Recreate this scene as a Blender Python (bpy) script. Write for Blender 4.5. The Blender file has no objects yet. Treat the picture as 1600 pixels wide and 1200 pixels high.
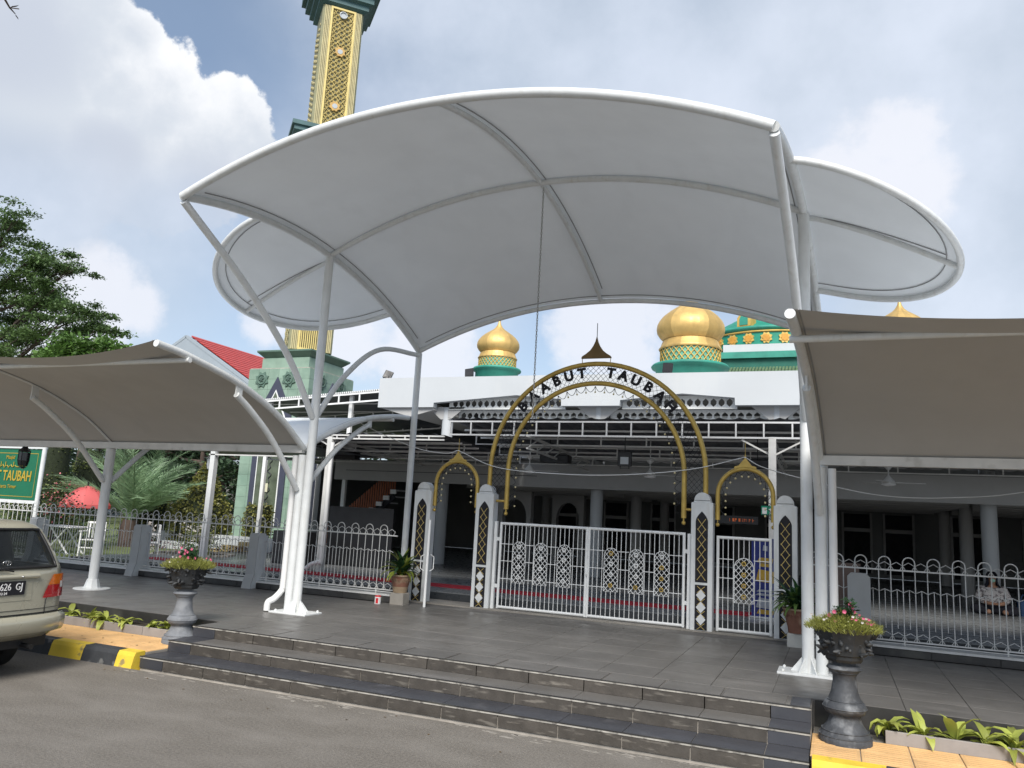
import bpy, math, random
from mathutils import Vector, Matrix, noise as mn
random.seed(7)
PI = math.pi
sc = bpy.context.scene
C = sc.collection

# ------------------------------------------------------------------ camera
YAW, PITCH, ROLL, F = math.radians(22.7), math.radians(9.65), math.radians(3.1), 1215.0
CAM = Vector((0, 0, 1.6))
_f = Vector((-math.sin(YAW)*math.cos(PITCH), math.cos(YAW)*math.cos(PITCH), math.sin(PITCH)))
_r = Vector((math.cos(YAW), math.sin(YAW), 0)); _u = _r.cross(_f)
_r2 = math.cos(ROLL)*_r + math.sin(ROLL)*_u; _u2 = -math.sin(ROLL)*_r + math.cos(ROLL)*_u
cd = bpy.data.cameras.new('camera'); cam = bpy.data.objects.new('camera', cd); C.objects.link(cam)
m3 = Matrix((_r2, _u2, -_f)).transposed()
cam.matrix_world = Matrix.Translation(CAM) @ m3.to_4x4()
cd.sensor_width = 36; cd.lens = 36*F/1600; cd.clip_end = 3000; cd.clip_start = 0.05
sc.camera = cam

def pdir(x, y):
    return ((x-800)/F*_r2 - (y-600)/F*_u2 + _f).normalized()

# ------------------------------------------------------------------ sky and sun
SUN_EL, SUN_AZ = math.radians(45), math.radians(160)      # azimuth measured from +Y clockwise: behind and a little right of the photographer
w = bpy.data.worlds.new('World'); sc.world = w; w.use_nodes = True
nt = w.node_tree; N = nt.nodes; L = nt.links; N.clear()
out = N.new('ShaderNodeOutputWorld'); bg = N.new('ShaderNodeBackground'); L.new(bg.outputs[0], out.inputs[0])
SKY = 0.1
bg.inputs[1].default_value = SKY
sky = N.new('ShaderNodeTexSky'); sky.sky_type = 'NISHITA'; sky.sun_disc = False
sky.sun_elevation = SUN_EL; sky.sun_rotation = SUN_AZ; sky.air_density = 1.0; sky.dust_density = 1.6; sky.ozone_density = 1.0
tc = N.new('ShaderNodeTexCoord')
def math_(op, a, b=None, c=None, clamp=False):
    n = N.new('ShaderNodeMath'); n.operation = op; n.use_clamp = clamp
    for i, v in enumerate((a, b, c)):
        if v is None: continue
        if isinstance(v, (int, float)): n.inputs[i].default_value = v
        else: L.new(v, n.inputs[i])
    return n.outputs[0]
def mixc(fac, a, b):
    n = N.new('ShaderNodeMix'); n.data_type = 'RGBA'
    for i, v in ((0, fac), (6, a), (7, b)):
        if isinstance(v, (int, float)): n.inputs[i].default_value = v
        elif isinstance(v, tuple): n.inputs[i].default_value = (v[0]/SKY, v[1]/SKY, v[2]/SKY, 1)
        else: L.new(v, n.inputs[i])
    return n.outputs[2]
def wnoise(scale, detail, rough=.55, off=(0, 0, 0), sq=1.0):
    mp = N.new('ShaderNodeMapping'); L.new(tc.outputs['Generated'], mp.inputs[0])
    mp.inputs['Location'].default_value = off; mp.inputs['Scale'].default_value = (1, 1, sq)
    n = N.new('ShaderNodeTexNoise'); n.inputs['Scale'].default_value = scale; n.inputs['Detail'].default_value = detail
    n.inputs['Roughness'].default_value = rough; L.new(mp.outputs[0], n.inputs[0]); return n.outputs[0]
def sstep(v, a, b):
    n = N.new('ShaderNodeMapRange'); n.interpolation_type = 'SMOOTHSTEP'
    L.new(v, n.inputs[0]); n.inputs[1].default_value = a; n.inputs[2].default_value = b; return n.outputs[0]
nb = wnoise(3.2, 9, .56); nf = wnoise(9, 8, .6, (3, 1, 2)); nl = wnoise(1.3, 4, .5, (7, 2, 5), 1.6); nm = wnoise(4.5, 6, .55, (1, 9, 4), 1.4)
def blob(px, py, R):
    v = N.new('ShaderNodeVectorMath'); v.operation = 'DOT_PRODUCT'; L.new(tc.outputs['Generated'], v.inputs[0])
    v.inputs[1].default_value = pdir(px, py); c = math.cos(math.radians(R))
    return math_('MULTIPLY', math_('SUBTRACT', v.outputs['Value'], c), 1/(1-c))
def blobs(lst):
    o = None
    for b in lst:
        v = blob(*b); o = v if o is None else math_('SMOOTH_MAX', o, v, .25)
    return o
edge = math_('ADD', math_('MULTIPLY', math_('SUBTRACT', nf, .5), 3.0), math_('MULTIPLY', math_('SUBTRACT', wnoise(26, 7, .62, (2, 4, 1)), .5), 1.6))
edge2 = math_('MULTIPLY', math_('SUBTRACT', nb, .5), 2.0)
cum = blobs([(0, 60, 7.5), (150, 50, 3.2), (215, 60, 1.6), (150, 190, 7.0), (250, 190, 4.2), (20, 200, 8), (350, 205, 3.6), (310, 250, 4.5), (60, 290, 5), (400, 245, 2.2), (-250, 150, 12), (-480, 330, 14)])
cumv = math_('ADD', cum, math_('MULTIPLY', edge, .7))
cmask = sstep(cumv, -.02, .2)
small = blobs([(1400, 225, 3.0), (1340, 290, 4.4), (1430, 300, 3.0), (1300, 330, 3.5), (150, 440, 3.0), (215, 480, 2.0), (120, 500, 3.4), (540, 530, 4.0), (640, 560, 3.0), (960, 500, 5), (420, 500, 2.2), (60, 470, 2.2), (700, 580, 4)])
smask = math_('MULTIPLY', sstep(math_('ADD', small, math_('MULTIPLY', edge, .95)), -.15, .8), .75)
veilb = blobs([(900, -20, 22), (1300, 60, 20), (620, 380, 12), (150, 360, 11), (1500, 480, 9)])
veil = math_('MULTIPLY', sstep(math_('ADD', veilb, math_('ADD', math_('MULTIPLY', edge2, .55), math_('MULTIPLY', math_('SUBTRACT', nl, .5), 2.2))), -.3, 1.0), .78)
gen = math_('MULTIPLY', sstep(nl, .47, .66), .6)            # clouds over the rest of the sky
sep = N.new('ShaderNodeSeparateXYZ'); L.new(tc.outputs['Generated'], sep.inputs[0])
horiz = math_('MULTIPLY', sstep(sep.outputs[2], .42, .0), .45)
base = mixc(math_('ADD', .16, math_('MULTIPLY', nm, .1)), sky.outputs[0], (.50, .62, .78))
c0 = mixc(math_('MULTIPLY', gen, .7), base, (.60, .63, .70))
c0 = mixc(horiz, c0, (.60, .70, .84))
c1 = mixc(veil, c0, mixc(sstep(nb, .35, .65), (.44, .50, .58), (.60, .65, .74)))
c2 = mixc(smask, c1, (.68, .69, .74))
darkb = sstep(math_('ADD', blobs([(30, 60, 4.5), (60, 340, 6.5), (200, 370, 6), (330, 330, 4.5), (160, 250, 3)]), math_('MULTIPLY', math_('SUBTRACT', nb, .5), 1.6)), -.2, .9)
inn0 = math_('ADD', math_('MULTIPLY', math_('SUBTRACT', nb, .5), 3.0), math_('ADD', math_('MULTIPLY', math_('SUBTRACT', nf, .5), 2.4), math_('SUBTRACT', .70, math_('MULTIPLY', cum, .6))))
inner = mixc(sstep(inn0, -.2, 1.0), (.51, .55, .61), (.74, .75, .77))
inner = mixc(math_('MULTIPLY', darkb, .8), inner, (.44, .48, .56))
lowb = sstep(blobs([(60, 400, 7), (260, 400, 5.5), (-100, 420, 9)]), -.6, .9)
c3 = mixc(math_('MULTIPLY', cmask, math_('SUBTRACT', 1.0, math_('MULTIPLY', lowb, .75))), c2, inner)
L.new(c3, bg.inputs[0])
sd = bpy.data.lights.new('sun', 'SUN'); sd.energy = 3.4; sd.angle = math.radians(28); sd.color = (1, .96, .9)
so = bpy.data.objects.new('sun', sd); C.objects.link(so)
sdir = Vector((math.sin(SUN_AZ)*math.cos(SUN_EL), math.cos(SUN_AZ)*math.cos(SUN_EL), math.sin(SUN_EL)))
so.rotation_euler = sdir.to_track_quat('Z', 'Y').to_euler(); so.location = sdir*50
vs = sc.view_settings; vs.view_transform = 'Standard'; vs.look = 'None'; vs.exposure = 0.45; vs.gamma = 1; vs.use_curve_mapping = False
sc.cycles.max_bounces = 8; sc.cycles.diffuse_bounces = 4; sc.cycles.transparent_max_bounces = 12
sc.cycles.use_denoising = True

# ------------------------------------------------------------------ materials
MAT = {}
def mat(name, col, rough=.5, metal=0., var=.12, scale=3., bump=0., bscale=40., rnd=0., col2=None, scale2=.8, thr=(.5, .6), amt2=.6, coat=0., emit=0., island=0., streak=None):
    m = bpy.data.materials.new(name); m.use_nodes = True; t = m.node_tree; n = t.nodes; l = t.links
    p = n['Principled BSDF']; g = n.new('ShaderNodeNewGeometry')
    def noise(s, det=5, stretch=None):
        x = n.new('ShaderNodeTexNoise'); x.inputs['Scale'].default_value = s; x.inputs['Detail'].default_value = det
        if stretch:
            mp = n.new('ShaderNodeMapping'); mp.inputs['Scale'].default_value = stretch; l.new(g.outputs['Position'], mp.inputs[0]); l.new(mp.outputs[0], x.inputs[0])
        else: l.new(g.outputs['Position'], x.inputs[0])
        return x.outputs[0]
    def mx(fac, a, b, typ='MIX'):
        x = n.new('ShaderNodeMix'); x.data_type = 'RGBA'; x.blend_type = typ
        for i, v in ((0, fac), (6, a), (7, b)):
            if isinstance(v, (int, float)): x.inputs[i].default_value = v
            elif isinstance(v, tuple): x.inputs[i].default_value = (*v, 1)
            else: l.new(v, x.inputs[i])
        return x.outputs[2]
    def mr(v, a, b, c, d):
        x = n.new('ShaderNodeMapRange'); l.new(v, x.inputs[0])
        for i, q in enumerate((a, b, c, d)): x.inputs[i+1].default_value = q
        return x.outputs[0]
    lo = tuple(c*(1-var) for c in col); hi = tuple(min(1, c*(1+var)) for c in col)
    c = mx(mr(noise(scale), .3, .7, 0, 1), lo, hi)
    if col2: c = mx(mr(noise(scale2, 8, streak), thr[0], thr[1], 0, amt2), c, col2)
    if rnd or island:
        src = n.new('ShaderNodeObjectInfo').outputs['Random'] if rnd else g.outputs['Random Per Island']
        k = rnd or island
        v = mr(src, 0, 1, 1-k, 1+k)
        cb = n.new('ShaderNodeCombineColor'); [l.new(v, cb.inputs[i]) for i in range(3)]
        c = mx(1.0, c, cb.outputs[0], 'MULTIPLY')
    l.new(c, p.inputs['Base Color'])
    p.inputs['Metallic'].default_value = metal
    if rough > .12:
        l.new(mr(noise(scale*2.3), .3, .7, max(.03, rough-.1), min(1, rough+.1)), p.inputs['Roughness'])
    else: p.inputs['Roughness'].default_value = rough
    p.inputs['Coat Weight'].default_value = coat
    if bump:
        b = n.new('ShaderNodeBump'); b.inputs['Strength'].default_value = bump; b.inputs['Distance'].default_value = .01
        l.new(noise(bscale, 6), b.inputs['Height']); l.new(b.outputs[0], p.inputs['Normal'])
    if emit:
        p.inputs['Emission Color'].default_value = (*col, 1); p.inputs['Emission Strength'].default_value = emit
    MAT[name] = m; return m
def fabric(name, col, tr):
    m = mat(name, col, .62, var=.03, scale=1.4, bump=.18, bscale=1.8, col2=tuple(c*.9 for c in col), scale2=1.1, thr=(.5, .72), amt2=.4, streak=(2.4, 1, 1))
    bn_ = [x for x in m.node_tree.nodes if x.type == 'BUMP'][0]; bn_.inputs['Distance'].default_value = .05
    t = m.node_tree; n = t.nodes; l = t.links; p = n['Principled BSDF']; o = [x for x in n if x.type == 'OUTPUT_MATERIAL'][0]
    s = n.new('ShaderNodeBsdfTranslucent'); s.inputs[0].default_value = (*col, 1); x = n.new('ShaderNodeMixShader'); x.inputs[0].default_value = tr
    l.new(p.outputs[0], x.inputs[1]); l.new(s.outputs[0], x.inputs[2]); l.new(x.outputs[0], o.inputs[0]); return m
def leafmat(name, col, var=.35, tr=.3, rough=.5):
    m = mat(name, col, rough, var=.2, scale=.9, island=var)
    t = m.node_tree; n = t.nodes; l = t.links; p = n['Principled BSDF']; o = [x for x in n if x.type == 'OUTPUT_MATERIAL'][0]
    s = n.new('ShaderNodeBsdfTranslucent'); x = n.new('ShaderNodeMixShader'); x.inputs[0].default_value = tr
    src = p.inputs['Base Color'].links[0].from_socket; l.new(src, s.inputs[0])
    l.new(p.outputs[0], x.inputs[1]); l.new(s.outputs[0], x.inputs[2]); l.new(x.outputs[0], o.inputs[0]); return m

asphalt = mat('asphalt', (.158, .143, .122), .88, var=.26, scale=42, bump=1.0, bscale=110, col2=(.225, .207, .182), scale2=2.2, thr=(.42, .70), amt2=.6, streak=(.6, 1.2, 1))
groundm = mat('ground_mix', (.12, .115, .09), .9, var=.2, scale=.3, bump=.3)
tile_dark = mat('dark_floor_tile', (.118, .112, .104), .42, var=.14, scale=1.6, rnd=.06, bump=.08, bscale=50, col2=(.19, .18, .17), scale2=1.6, thr=(.52, .74), amt2=.5, streak=(.5, 2.2, 1))
tile_blue = mat('blue_black_tile', (.046, .048, .056), .45, var=.12, scale=2.5, rnd=.12, col2=(.13, .13, .14), scale2=3, thr=(.55, .75), amt2=.5)
riser_m = mat('riser_tile', (.066, .058, .049), .5, var=.22, scale=7, rnd=.15, bump=.15, col2=(.22, .20, .17), scale2=5, thr=(.585, .70), amt2=.6, streak=(.9, 1, 5))
grout = mat('grout', (.36, .33, .29), .85, var=.25, scale=6)
nosing_m = mat('nosing_strip', (.36, .34, .30), .7, var=.3, scale=8, col2=(.10, .09, .08), scale2=9, thr=(.52, .62), amt2=.85)
plinth_black = mat('black_plinth', (.030, .029, .028), .5, var=.3, scale=3, rnd=.2, bump=.1, col2=(.09, .09, .075), scale2=2.6, thr=(.55, .7), amt2=.6)
kerb_y = mat('yellow_paint', (.70, .50, .045), .7, var=.12, scale=4, bump=.2, bscale=30, col2=(.16, .14, .10), scale2=5, thr=(.60, .66), amt2=.8)
kerb_k = mat('black_paint', (.035, .038, .042), .7, var=.3, scale=4, bump=.25, bscale=30, col2=(.18, .18, .17), scale2=6, thr=(.60, .67), amt2=.6)
paver_m = mat('ochre_paver', (.66, .42, .19), .75, var=.12, scale=3, rnd=.06, bump=.25, bscale=50, col2=(.45, .28, .13), scale2=2.4, thr=(.52, .7), amt2=.6)
conc = mat('concrete', (.27, .25, .22), .85, var=.2, scale=3, bump=.2, col2=(.12, .12, .10), scale2=2.2, thr=(.5, .7), amt2=.5)
edging_m = mat('grey_edging', (.27, .25, .235), .7, var=.12, scale=5, rnd=.06, bump=.15, bscale=60)
soil = mat('soil', (.035, .028, .02), .95, var=.3, scale=20, bump=.6, bscale=60)
white_steel = mat('white_steel', (.66, .68, .68), .38, var=.05, scale=6, bump=.08, bscale=60, col2=(.50, .48, .42), scale2=5, thr=(.54, .75), amt2=.4, streak=(3, 3, .5))
white_bar = mat('white_bar', (.76, .77, .76), .4, var=.06, scale=4)
grey_bar = mat('grey_white_bar', (.62, .62, .60), .45, var=.1, scale=4, col2=(.3, .29, .26), scale2=5, thr=(.58, .7), amt2=.35)
white_wall = mat('white_wall', (.50, .525, .54), .75, var=.04, scale=.8, bump=.08, col2=(.56, .57, .56), scale2=.9, thr=(.55, .72), amt2=.4, streak=(2, 2, .5))
beam_m = mat('beam_grey', (.74, .75, .73), .75, var=.05, scale=1.5)
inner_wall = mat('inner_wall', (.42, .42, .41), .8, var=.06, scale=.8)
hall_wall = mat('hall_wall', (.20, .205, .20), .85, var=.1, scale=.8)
pier_m = mat('pier_grey', (.36, .37, .37), .75, var=.05, scale=2, bump=.05, col2=(.27, .27, .26), scale2=2, thr=(.55, .7), amt2=.4)
fab_white = fabric('white_membrane', (.75, .785, .81), .055)
fab_beige = fabric('beige_membrane', (.445, .435, .415), .01)
gold = mat('gold_paint', (.52, .36, .09), .38, metal=.4, var=.15, scale=6, bump=.1, bscale=50)
gold_dome = mat('gold_dome', (.62, .42, .15), .52, metal=.45, var=.12, scale=3, rnd=.16, bump=.1, col2=(.40, .27, .10), scale2=1.6, thr=(.54, .72), amt2=.4, streak=(3, 3, .6))
gold_light = mat('gold_light', (.62, .43, .12), .55, metal=.2, var=.12, scale=3, col2=(.45, .27, .05), scale2=2, thr=(.45, .6), amt2=.5)
black_wire = mat('black_wire', (.02, .022, .028), .5, var=.2)
black_m = mat('black_panel', (.008, .008, .012), .75, var=.2, scale=3)
lattice_gold = mat('lattice_gold', (.50, .38, .13), .5, metal=.2, var=.15)
teal = mat('teal_paint', (.035, .27, .20), .55, var=.12, scale=1.5, col2=(.02, .15, .12), scale2=1.4, thr=(.5, .65), amt2=.5)
teal_light = mat('teal_light', (.13, .40, .30), .55, var=.12, scale=2.5)
teal_dark = mat('teal_dark', (.055, .12, .125), .55, var=.15, scale=2)
green_dome = mat('green_roof', (.012, .23, .155), .5, var=.12, scale=2, rnd=.1)
green_stone = mat('green_stone', (.235, .335, .265), .6, var=.10, scale=2.2, rnd=.09, bump=.1, col2=(.13, .22, .17), scale2=1.3, thr=(.52, .68), amt2=.5)
green_stone_dark = mat('green_stone_dark', (.10, .165, .13), .6, var=.12, scale=2.2)
navy = mat('navy_trim', (.05, .055, .085), .5, var=.12)
mihrab_glass = mat('olive_glass', (.09, .11, .075), .2, var=.4, scale=2.5)
shaft_m = mat('minaret_shaft', (.50, .44, .24), .65, var=.12, scale=2)
shaft_dark = mat('minaret_recess', (.10, .10, .06), .8, var=.2, scale=3)
fret_m = mat('minaret_fret', (.66, .53, .20), .55, var=.1, scale=2)
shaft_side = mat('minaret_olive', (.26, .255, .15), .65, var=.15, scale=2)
roof_sheet = mat('roof_sheet', (.105, .11, .125), .5, metal=.3, var=.15, scale=.8)
red_tile = mat('red_tile', (.42, .06, .055), .7, var=.15, scale=3, bump=.4, bscale=15)
gable_m = mat('grey_gable', (.33, .38, .43), .8, var=.06, scale=.5)
red_carpet = mat('red_carpet', (.42, .02, .035), .9, var=.1, scale=8)
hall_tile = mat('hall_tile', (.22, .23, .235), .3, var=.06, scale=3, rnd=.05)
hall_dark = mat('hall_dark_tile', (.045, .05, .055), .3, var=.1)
darkbox = mat('dark_plastic', (.012, .012, .014), .45, var=.2)
lens_m = mat('lamp_glass', (.45, .48, .5), .15, var=.05)
terracotta = mat('terracotta', (.19, .085, .055), .7, var=.2, scale=9, bump=.5, bscale=25, col2=(.30, .23, .15), scale2=6, thr=(.5, .6), amt2=.5)
terracotta_band = mat('terracotta_band', (.32, .235, .15), .7, var=.15, scale=9)
urn_grey = mat('urn_grey', (.16, .17, .185), .7, var=.2, scale=9, bump=.5, bscale=26, col2=(.25, .26, .27), scale2=6, thr=(.5, .65), amt2=.6)
urn_black = mat('urn_black', (.022, .024, .026), .6, var=.3, scale=5, bump=.6, bscale=12, col2=(.12, .125, .13), scale2=6, thr=(.55, .68), amt2=.7)
urn_dark = mat('urn_dark_grey', (.05, .054, .06), .62, var=.3, scale=9, bump=.7, bscale=22, col2=(.20, .21, .22), scale2=7, thr=(.52, .66), amt2=.7)
grass_m = leafmat('grass_blade', (.13, .17, .045), .3)
lawn_m = mat('lawn', (.115, .145, .05), .95, var=.3, scale=4, bump=.5, bscale=50)
leaf_tree = leafmat('leaf_tree', (.10, .165, .055), .5)
leaf_dark = leafmat('leaf_dark', (.042, .075, .036), .55)
leaf_top = leafmat('leaf_topiary', (.20, .20, .05), .45)
leaf_top2 = leafmat('leaf_topiary_green', (.14, .17, .05), .45)
leaf_palm = leafmat('leaf_palm', (.22, .33, .18), .3, .2)
leaf_lime = leafmat('leaf_lime', (.38, .43, .09), .35)
leaf_pot = leafmat('leaf_pot', (.028, .075, .028), .45, .2, .35)
leaf_moss = leafmat('leaf_moss', (.235, .25, .055), .45)
leaf_red = leafmat('leaf_purple', (.08, .015, .03), .4)
petal_pink = leafmat('petal_pink', (.70, .14, .25), .2)
petal_white = leafmat('petal_white', (.75, .70, .66), .1)
petal_rose = leafmat('petal_rose', (.62, .20, .22), .35)
bark = mat('bark', (.07, .05, .04), .9, var=.3, scale=5, bump=.6, bscale=20)
umb_red = fabric('red_umbrella_cloth', (.90, .20, .20), .4)
car_paint = mat('champagne_paint', (.50, .475, .37), .32, metal=.35, var=.03, scale=.7, coat=.8)
car_glass = mat('car_glass', (.02, .025, .03), .05, var=.0)
car_black = mat('car_trim', (.015, .015, .016), .5, var=.1)
car_inner = mat('car_interior', (.12, .11, .095), .8, var=.1)
lamp_red = mat('lamp_red', (.45, .012, .015), .12, var=.1, scale=30, coat=1)
lamp_org = mat('lamp_orange', (.75, .17, .01), .12, var=.1, scale=30, coat=1)
lamp_clear = mat('lamp_clear', (.75, .74, .7), .12, var=.05, coat=1)
rubber = mat('rubber', (.015, .015, .015), .85, var=.2)
chrome = mat('chrome', (.6, .6, .6), .15, metal=1, var=.05)
sign_green = mat('sign_green', (.005, .125, .06), .45, var=.08, scale=2)
sign_gold = mat('sign_gold', (.42, .30, .03), .5, var=.1)
exit_green = mat('exit_green', (.0, .22, .12), .4, var=.05)
white_p = mat('white_plastic', (.75, .75, .74), .4, var=.03)
orange_p = mat('orange_panel', (.30, .085, .03), .6, var=.15)
led_m = mat('led_orange', (.75, .16, .04), .5, var=.1, emit=.08)
banner_m = mat('banner_blue', (.02, .035, .26), .45, var=.25, scale=2.5)
banner_y = mat('banner_yellow', (.65, .40, .05), .5, var=.2)
banner_w = mat('banner_pale', (.5, .53, .6), .5, var=.2)
skin = mat('skin', (.35, .19, .12), .55, var=.05)
cloth_w = mat('patterned_cloth', (.50, .48, .47), .85, var=.1, col2=(.10, .08, .09), scale2=22, thr=(.5, .55), amt2=.8)
cloth_d = mat('dark_cloth', (.02, .02, .03), .85, var=.2)
mask_m = mat('mask_green', (.35, .6, .5), .8, var=.05)
red_p = mat('red_plastic', (.55, .02, .025), .4, var=.05)
cream = mat('cream_tile', (.66, .50, .24), .6, var=.1)
beige_wall = mat('brown_board', (.17, .12, .10), .6, var=.15)
pinkwall = mat('pale_building', (.30, .29, .29), .8, var=.1)

# ------------------------------------------------------------------ mesh helpers
WL = {}
class M:
    def __init__(s): s.v = []; s.f = []; s.sm = []
    def add(s, vs, fs, smooth=False):
        k = len(s.v); s.v += [tuple(x) for x in vs]; s.f += [tuple(i+k for i in f) for f in fs]; s.sm += [smooth]*len(fs); return s
    def box(s, x0, x1, y0, y1, z0, z1):
        return s.add([(x0,y0,z0),(x1,y0,z0),(x1,y1,z0),(x0,y1,z0),(x0,y0,z1),(x1,y0,z1),(x1,y1,z1),(x0,y1,z1)],
                     [(3,2,1,0),(4,5,6,7),(0,1,5,4),(1,2,6,5),(2,3,7,6),(3,0,4,7)])
    def cbox(s, c, d):
        return s.box(c[0]-d[0]/2, c[0]+d[0]/2, c[1]-d[1]/2, c[1]+d[1]/2, c[2]-d[2]/2, c[2]+d[2]/2)
    def bbox(s, x0, x1, y0, y1, z0, z1, b=.01):      # box with its upright and top edges bevelled
        P = []
        for z, i in ((z0, 0), (z1-b, 0), (z1, b)):
            P += [(x0+b+i*.0, y0+i, z), (x1-b, y0+i, z), (x1-i, y0+b, z), (x1-i, y1-b, z), (x1-b, y1-i, z), (x0+b, y1-i, z), (x0+i, y1-b, z), (x0+i, y0+b, z)]
        F_ = [tuple(range(7, -1, -1)), tuple(range(16, 24))]
        for r in (0, 8):
            for i in range(8): j = (i+1) % 8; F_.append((r+i, r+j, r+8+j, r+8+i))
        return s.add(P, F_)
    def tube(s, path, r, n=10, caps=True, closed=False):
        path = [Vector(p) for p in path]; k = len(path); rr = r if isinstance(r, (list, tuple)) else [r]*k
        vs = []; prev = None
        for i, p in enumerate(path):
            if closed: t = (path[(i+1) % k]-path[i-1]).normalized()
            else: t = (path[min(i+1, k-1)]-path[max(i-1, 0)]).normalized()
            if prev is None: a = t.orthogonal().normalized()
            else:
                a = prev - t*prev.dot(t); a = a.normalized() if a.length > 1e-6 else t.orthogonal().normalized()
            prev = a; b = t.cross(a)
            vs += [p + (a*math.cos(2*PI*j/n)+b*math.sin(2*PI*j/n))*rr[i] for j in range(n)]
        fs = []
        for i in range(k if closed else k-1):
            i2 = (i+1) % k
            for j in range(n): fs.append((i*n+j, i*n+(j+1) % n, i2*n+(j+1) % n, i2*n+j))
        s.add(vs, fs, True)
        if caps and not closed:
            s.add(vs[:n], [tuple(range(n-1, -1, -1))]); s.add(vs[-n:], [tuple(range(n))])
        return s
    def bar(s, a, b, wd, dp=None, up=(0, 1, 0)):       # straight rectangular bar; dp along up
        a = Vector(a); b = Vector(b); t = (b-a).normalized(); u = Vector(up); u = (u-t*u.dot(t)).normalized(); v = t.cross(u); dp = dp or wd
        q = [u*sx*dp/2+v*sy*wd/2 for sx, sy in ((-1,-1),(1,-1),(1,1),(-1,1))]
        return s.add([a+x for x in q]+[b+x for x in q], [(3,2,1,0),(4,5,6,7),(0,1,5,4),(1,2,6,5),(2,3,7,6),(3,0,4,7)])
    def lathe(s, prof, c=(0,0,0), n=24, a0=0, a1=2*PI, smooth=True, caps=True):
        full = abs(a1-a0-2*PI) < 1e-6; m = n if full else n+1; vs = []
        for r, z in prof:
            for j in range(m):
                a = a0+(a1-a0)*j/n; vs.append((c[0]+r*math.cos(a), c[1]+r*math.sin(a), c[2]+z))
        fs = []
        for i in range(len(prof)-1):
            for j in range(n): j2 = (j+1) % m; fs.append((i*m+j, i*m+j2, (i+1)*m+j2, (i+1)*m+j))
        s.add(vs, fs, smooth)
        if caps and full:
            if prof[0][0] > 1e-4: s.add(vs[:m], [tuple(range(m-1, -1, -1))])
            if prof[-1][0] > 1e-4: s.add(vs[-m:], [tuple(range(m))])
        return s
    def prism(s, poly, a, b, axis='y'):               # poly: 2D outline, extruded from a to b
        def P(p, t): return {'y': (p[0], t, p[1]), 'x': (t, p[0], p[1]), 'z': (p[0], p[1], t)}[axis]
        n = len(poly); vs = [P(p, a) for p in poly]+[P(p, b) for p in poly]
        fs = [tuple(range(n)), tuple(range(2*n-1, n-1, -1))]+[(i, i+n, (i+1) % n+n, (i+1) % n) for i in range(n)]
        return s.add(vs, fs)
    def sphere(s, c, r, n=12, sq=1.0):
        return s.lathe([(r*math.sin(PI*i/(n//2))+1e-5, -r*sq*math.cos(PI*i/(n//2))) for i in range(n//2+1)], c, n)
    def grid(s, rows, smooth=True):
        n = len(rows[0]); vs = [p for r in rows for p in r]
        return s.add(vs, [(i*n+j, i*n+j+1, (i+1)*n+j+1, (i+1)*n+j) for i in range(len(rows)-1) for j in range(n-1)], smooth)
    def leaf(s, p, sz, asp=.5, up=.3):
        d = Vector((random.gauss(0, 1), random.gauss(0, 1), random.gauss(0, 1)*.6)).normalized(); n = Vector((random.gauss(0, .6), random.gauss(0, .6), up+random.random())).normalized()
        t = d.cross(n)
        if t.length < 1e-3: t = Vector((1, 0, 0))
        t.normalize(); p = Vector(p); sz *= random.uniform(.7, 1.3)
        return s.add([p, p+d*sz*.5+t*sz*asp*.5, p+d*sz, p+d*sz*.5-t*sz*asp*.5], [(0,1,2,3)])
    def strap(s, p, az, ln, wd, el=60, droop=1.4, n=4):          # long bending leaf
        pts = []; p = Vector(p); e = math.radians(el); h = Vector((math.cos(az), math.sin(az), 0)); side = Vector((-h.y, h.x, 0)); rows = []
        for i in range(n+1):
            k = i/n; w_ = wd*(.35+1.5*k*(1-k)*1.6)*(1-k**4)+.001
            rows.append([p-side*w_/2, p+Vector((0, 0, -w_*.18)), p+side*w_/2])
            p = p+(h*math.cos(e)+Vector((0, 0, 1))*math.sin(e))*ln/n; e -= droop/n
        return s.grid(rows)
def make(m, name, mt):
    me = bpy.data.meshes.new(name); me.from_pydata([tuple(v) for v in m.v], [], m.f); me.validate(); 
    if len(me.polygons) == len(m.sm): me.polygons.foreach_set('use_smooth', m.sm)
    if mt: me.materials.append(mt)
    me.update(); return me
def base_of(m):
    xs, ys, zs = zip(*m.v); return Vector(((min(xs)+max(xs))/2, (min(ys)+max(ys))/2, min(zs)))
def link(name, data, at, parent=None, rot=(0,0,0), scale=(1,1,1)):
    o = bpy.data.objects.new(name, data); C.objects.link(o); at = Vector(at); WL[o.name] = at
    if parent is not None: o.parent = parent; at = at-WL[parent.name]
    o.location = at; o.rotation_euler = rot; o.scale = scale; return o
def obj(name, m, mt, parent=None):
    b = base_of(m); m.v = [(x-b.x, y-b.y, z-b.z) for x, y, z in m.v]
    return link(name, make(m, name, mt), b, parent)
def piece(name, m, mt, at, parent, rot=(0,0,0)):       # mesh written around its own origin
    return link(name, make(m, name, mt), at, parent, rot)
def tag(o, label=None, cat=None, group=None, kind=None):
    for k, v in (('label', label), ('category', cat), ('group', group), ('kind', kind)):
        if v: o[k] = v
    return o
def thing(name, at, label, cat, group=None, rot=0):
    o = link(name, None, at); o.rotation_euler = (0, 0, rot); o.empty_display_size = .2; return tag(o, label, cat, group)
def struct(name, m, mt, parent=None):
    o = obj(name, m, mt, parent)
    if parent is None: o['kind'] = 'structure'
    return o
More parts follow.
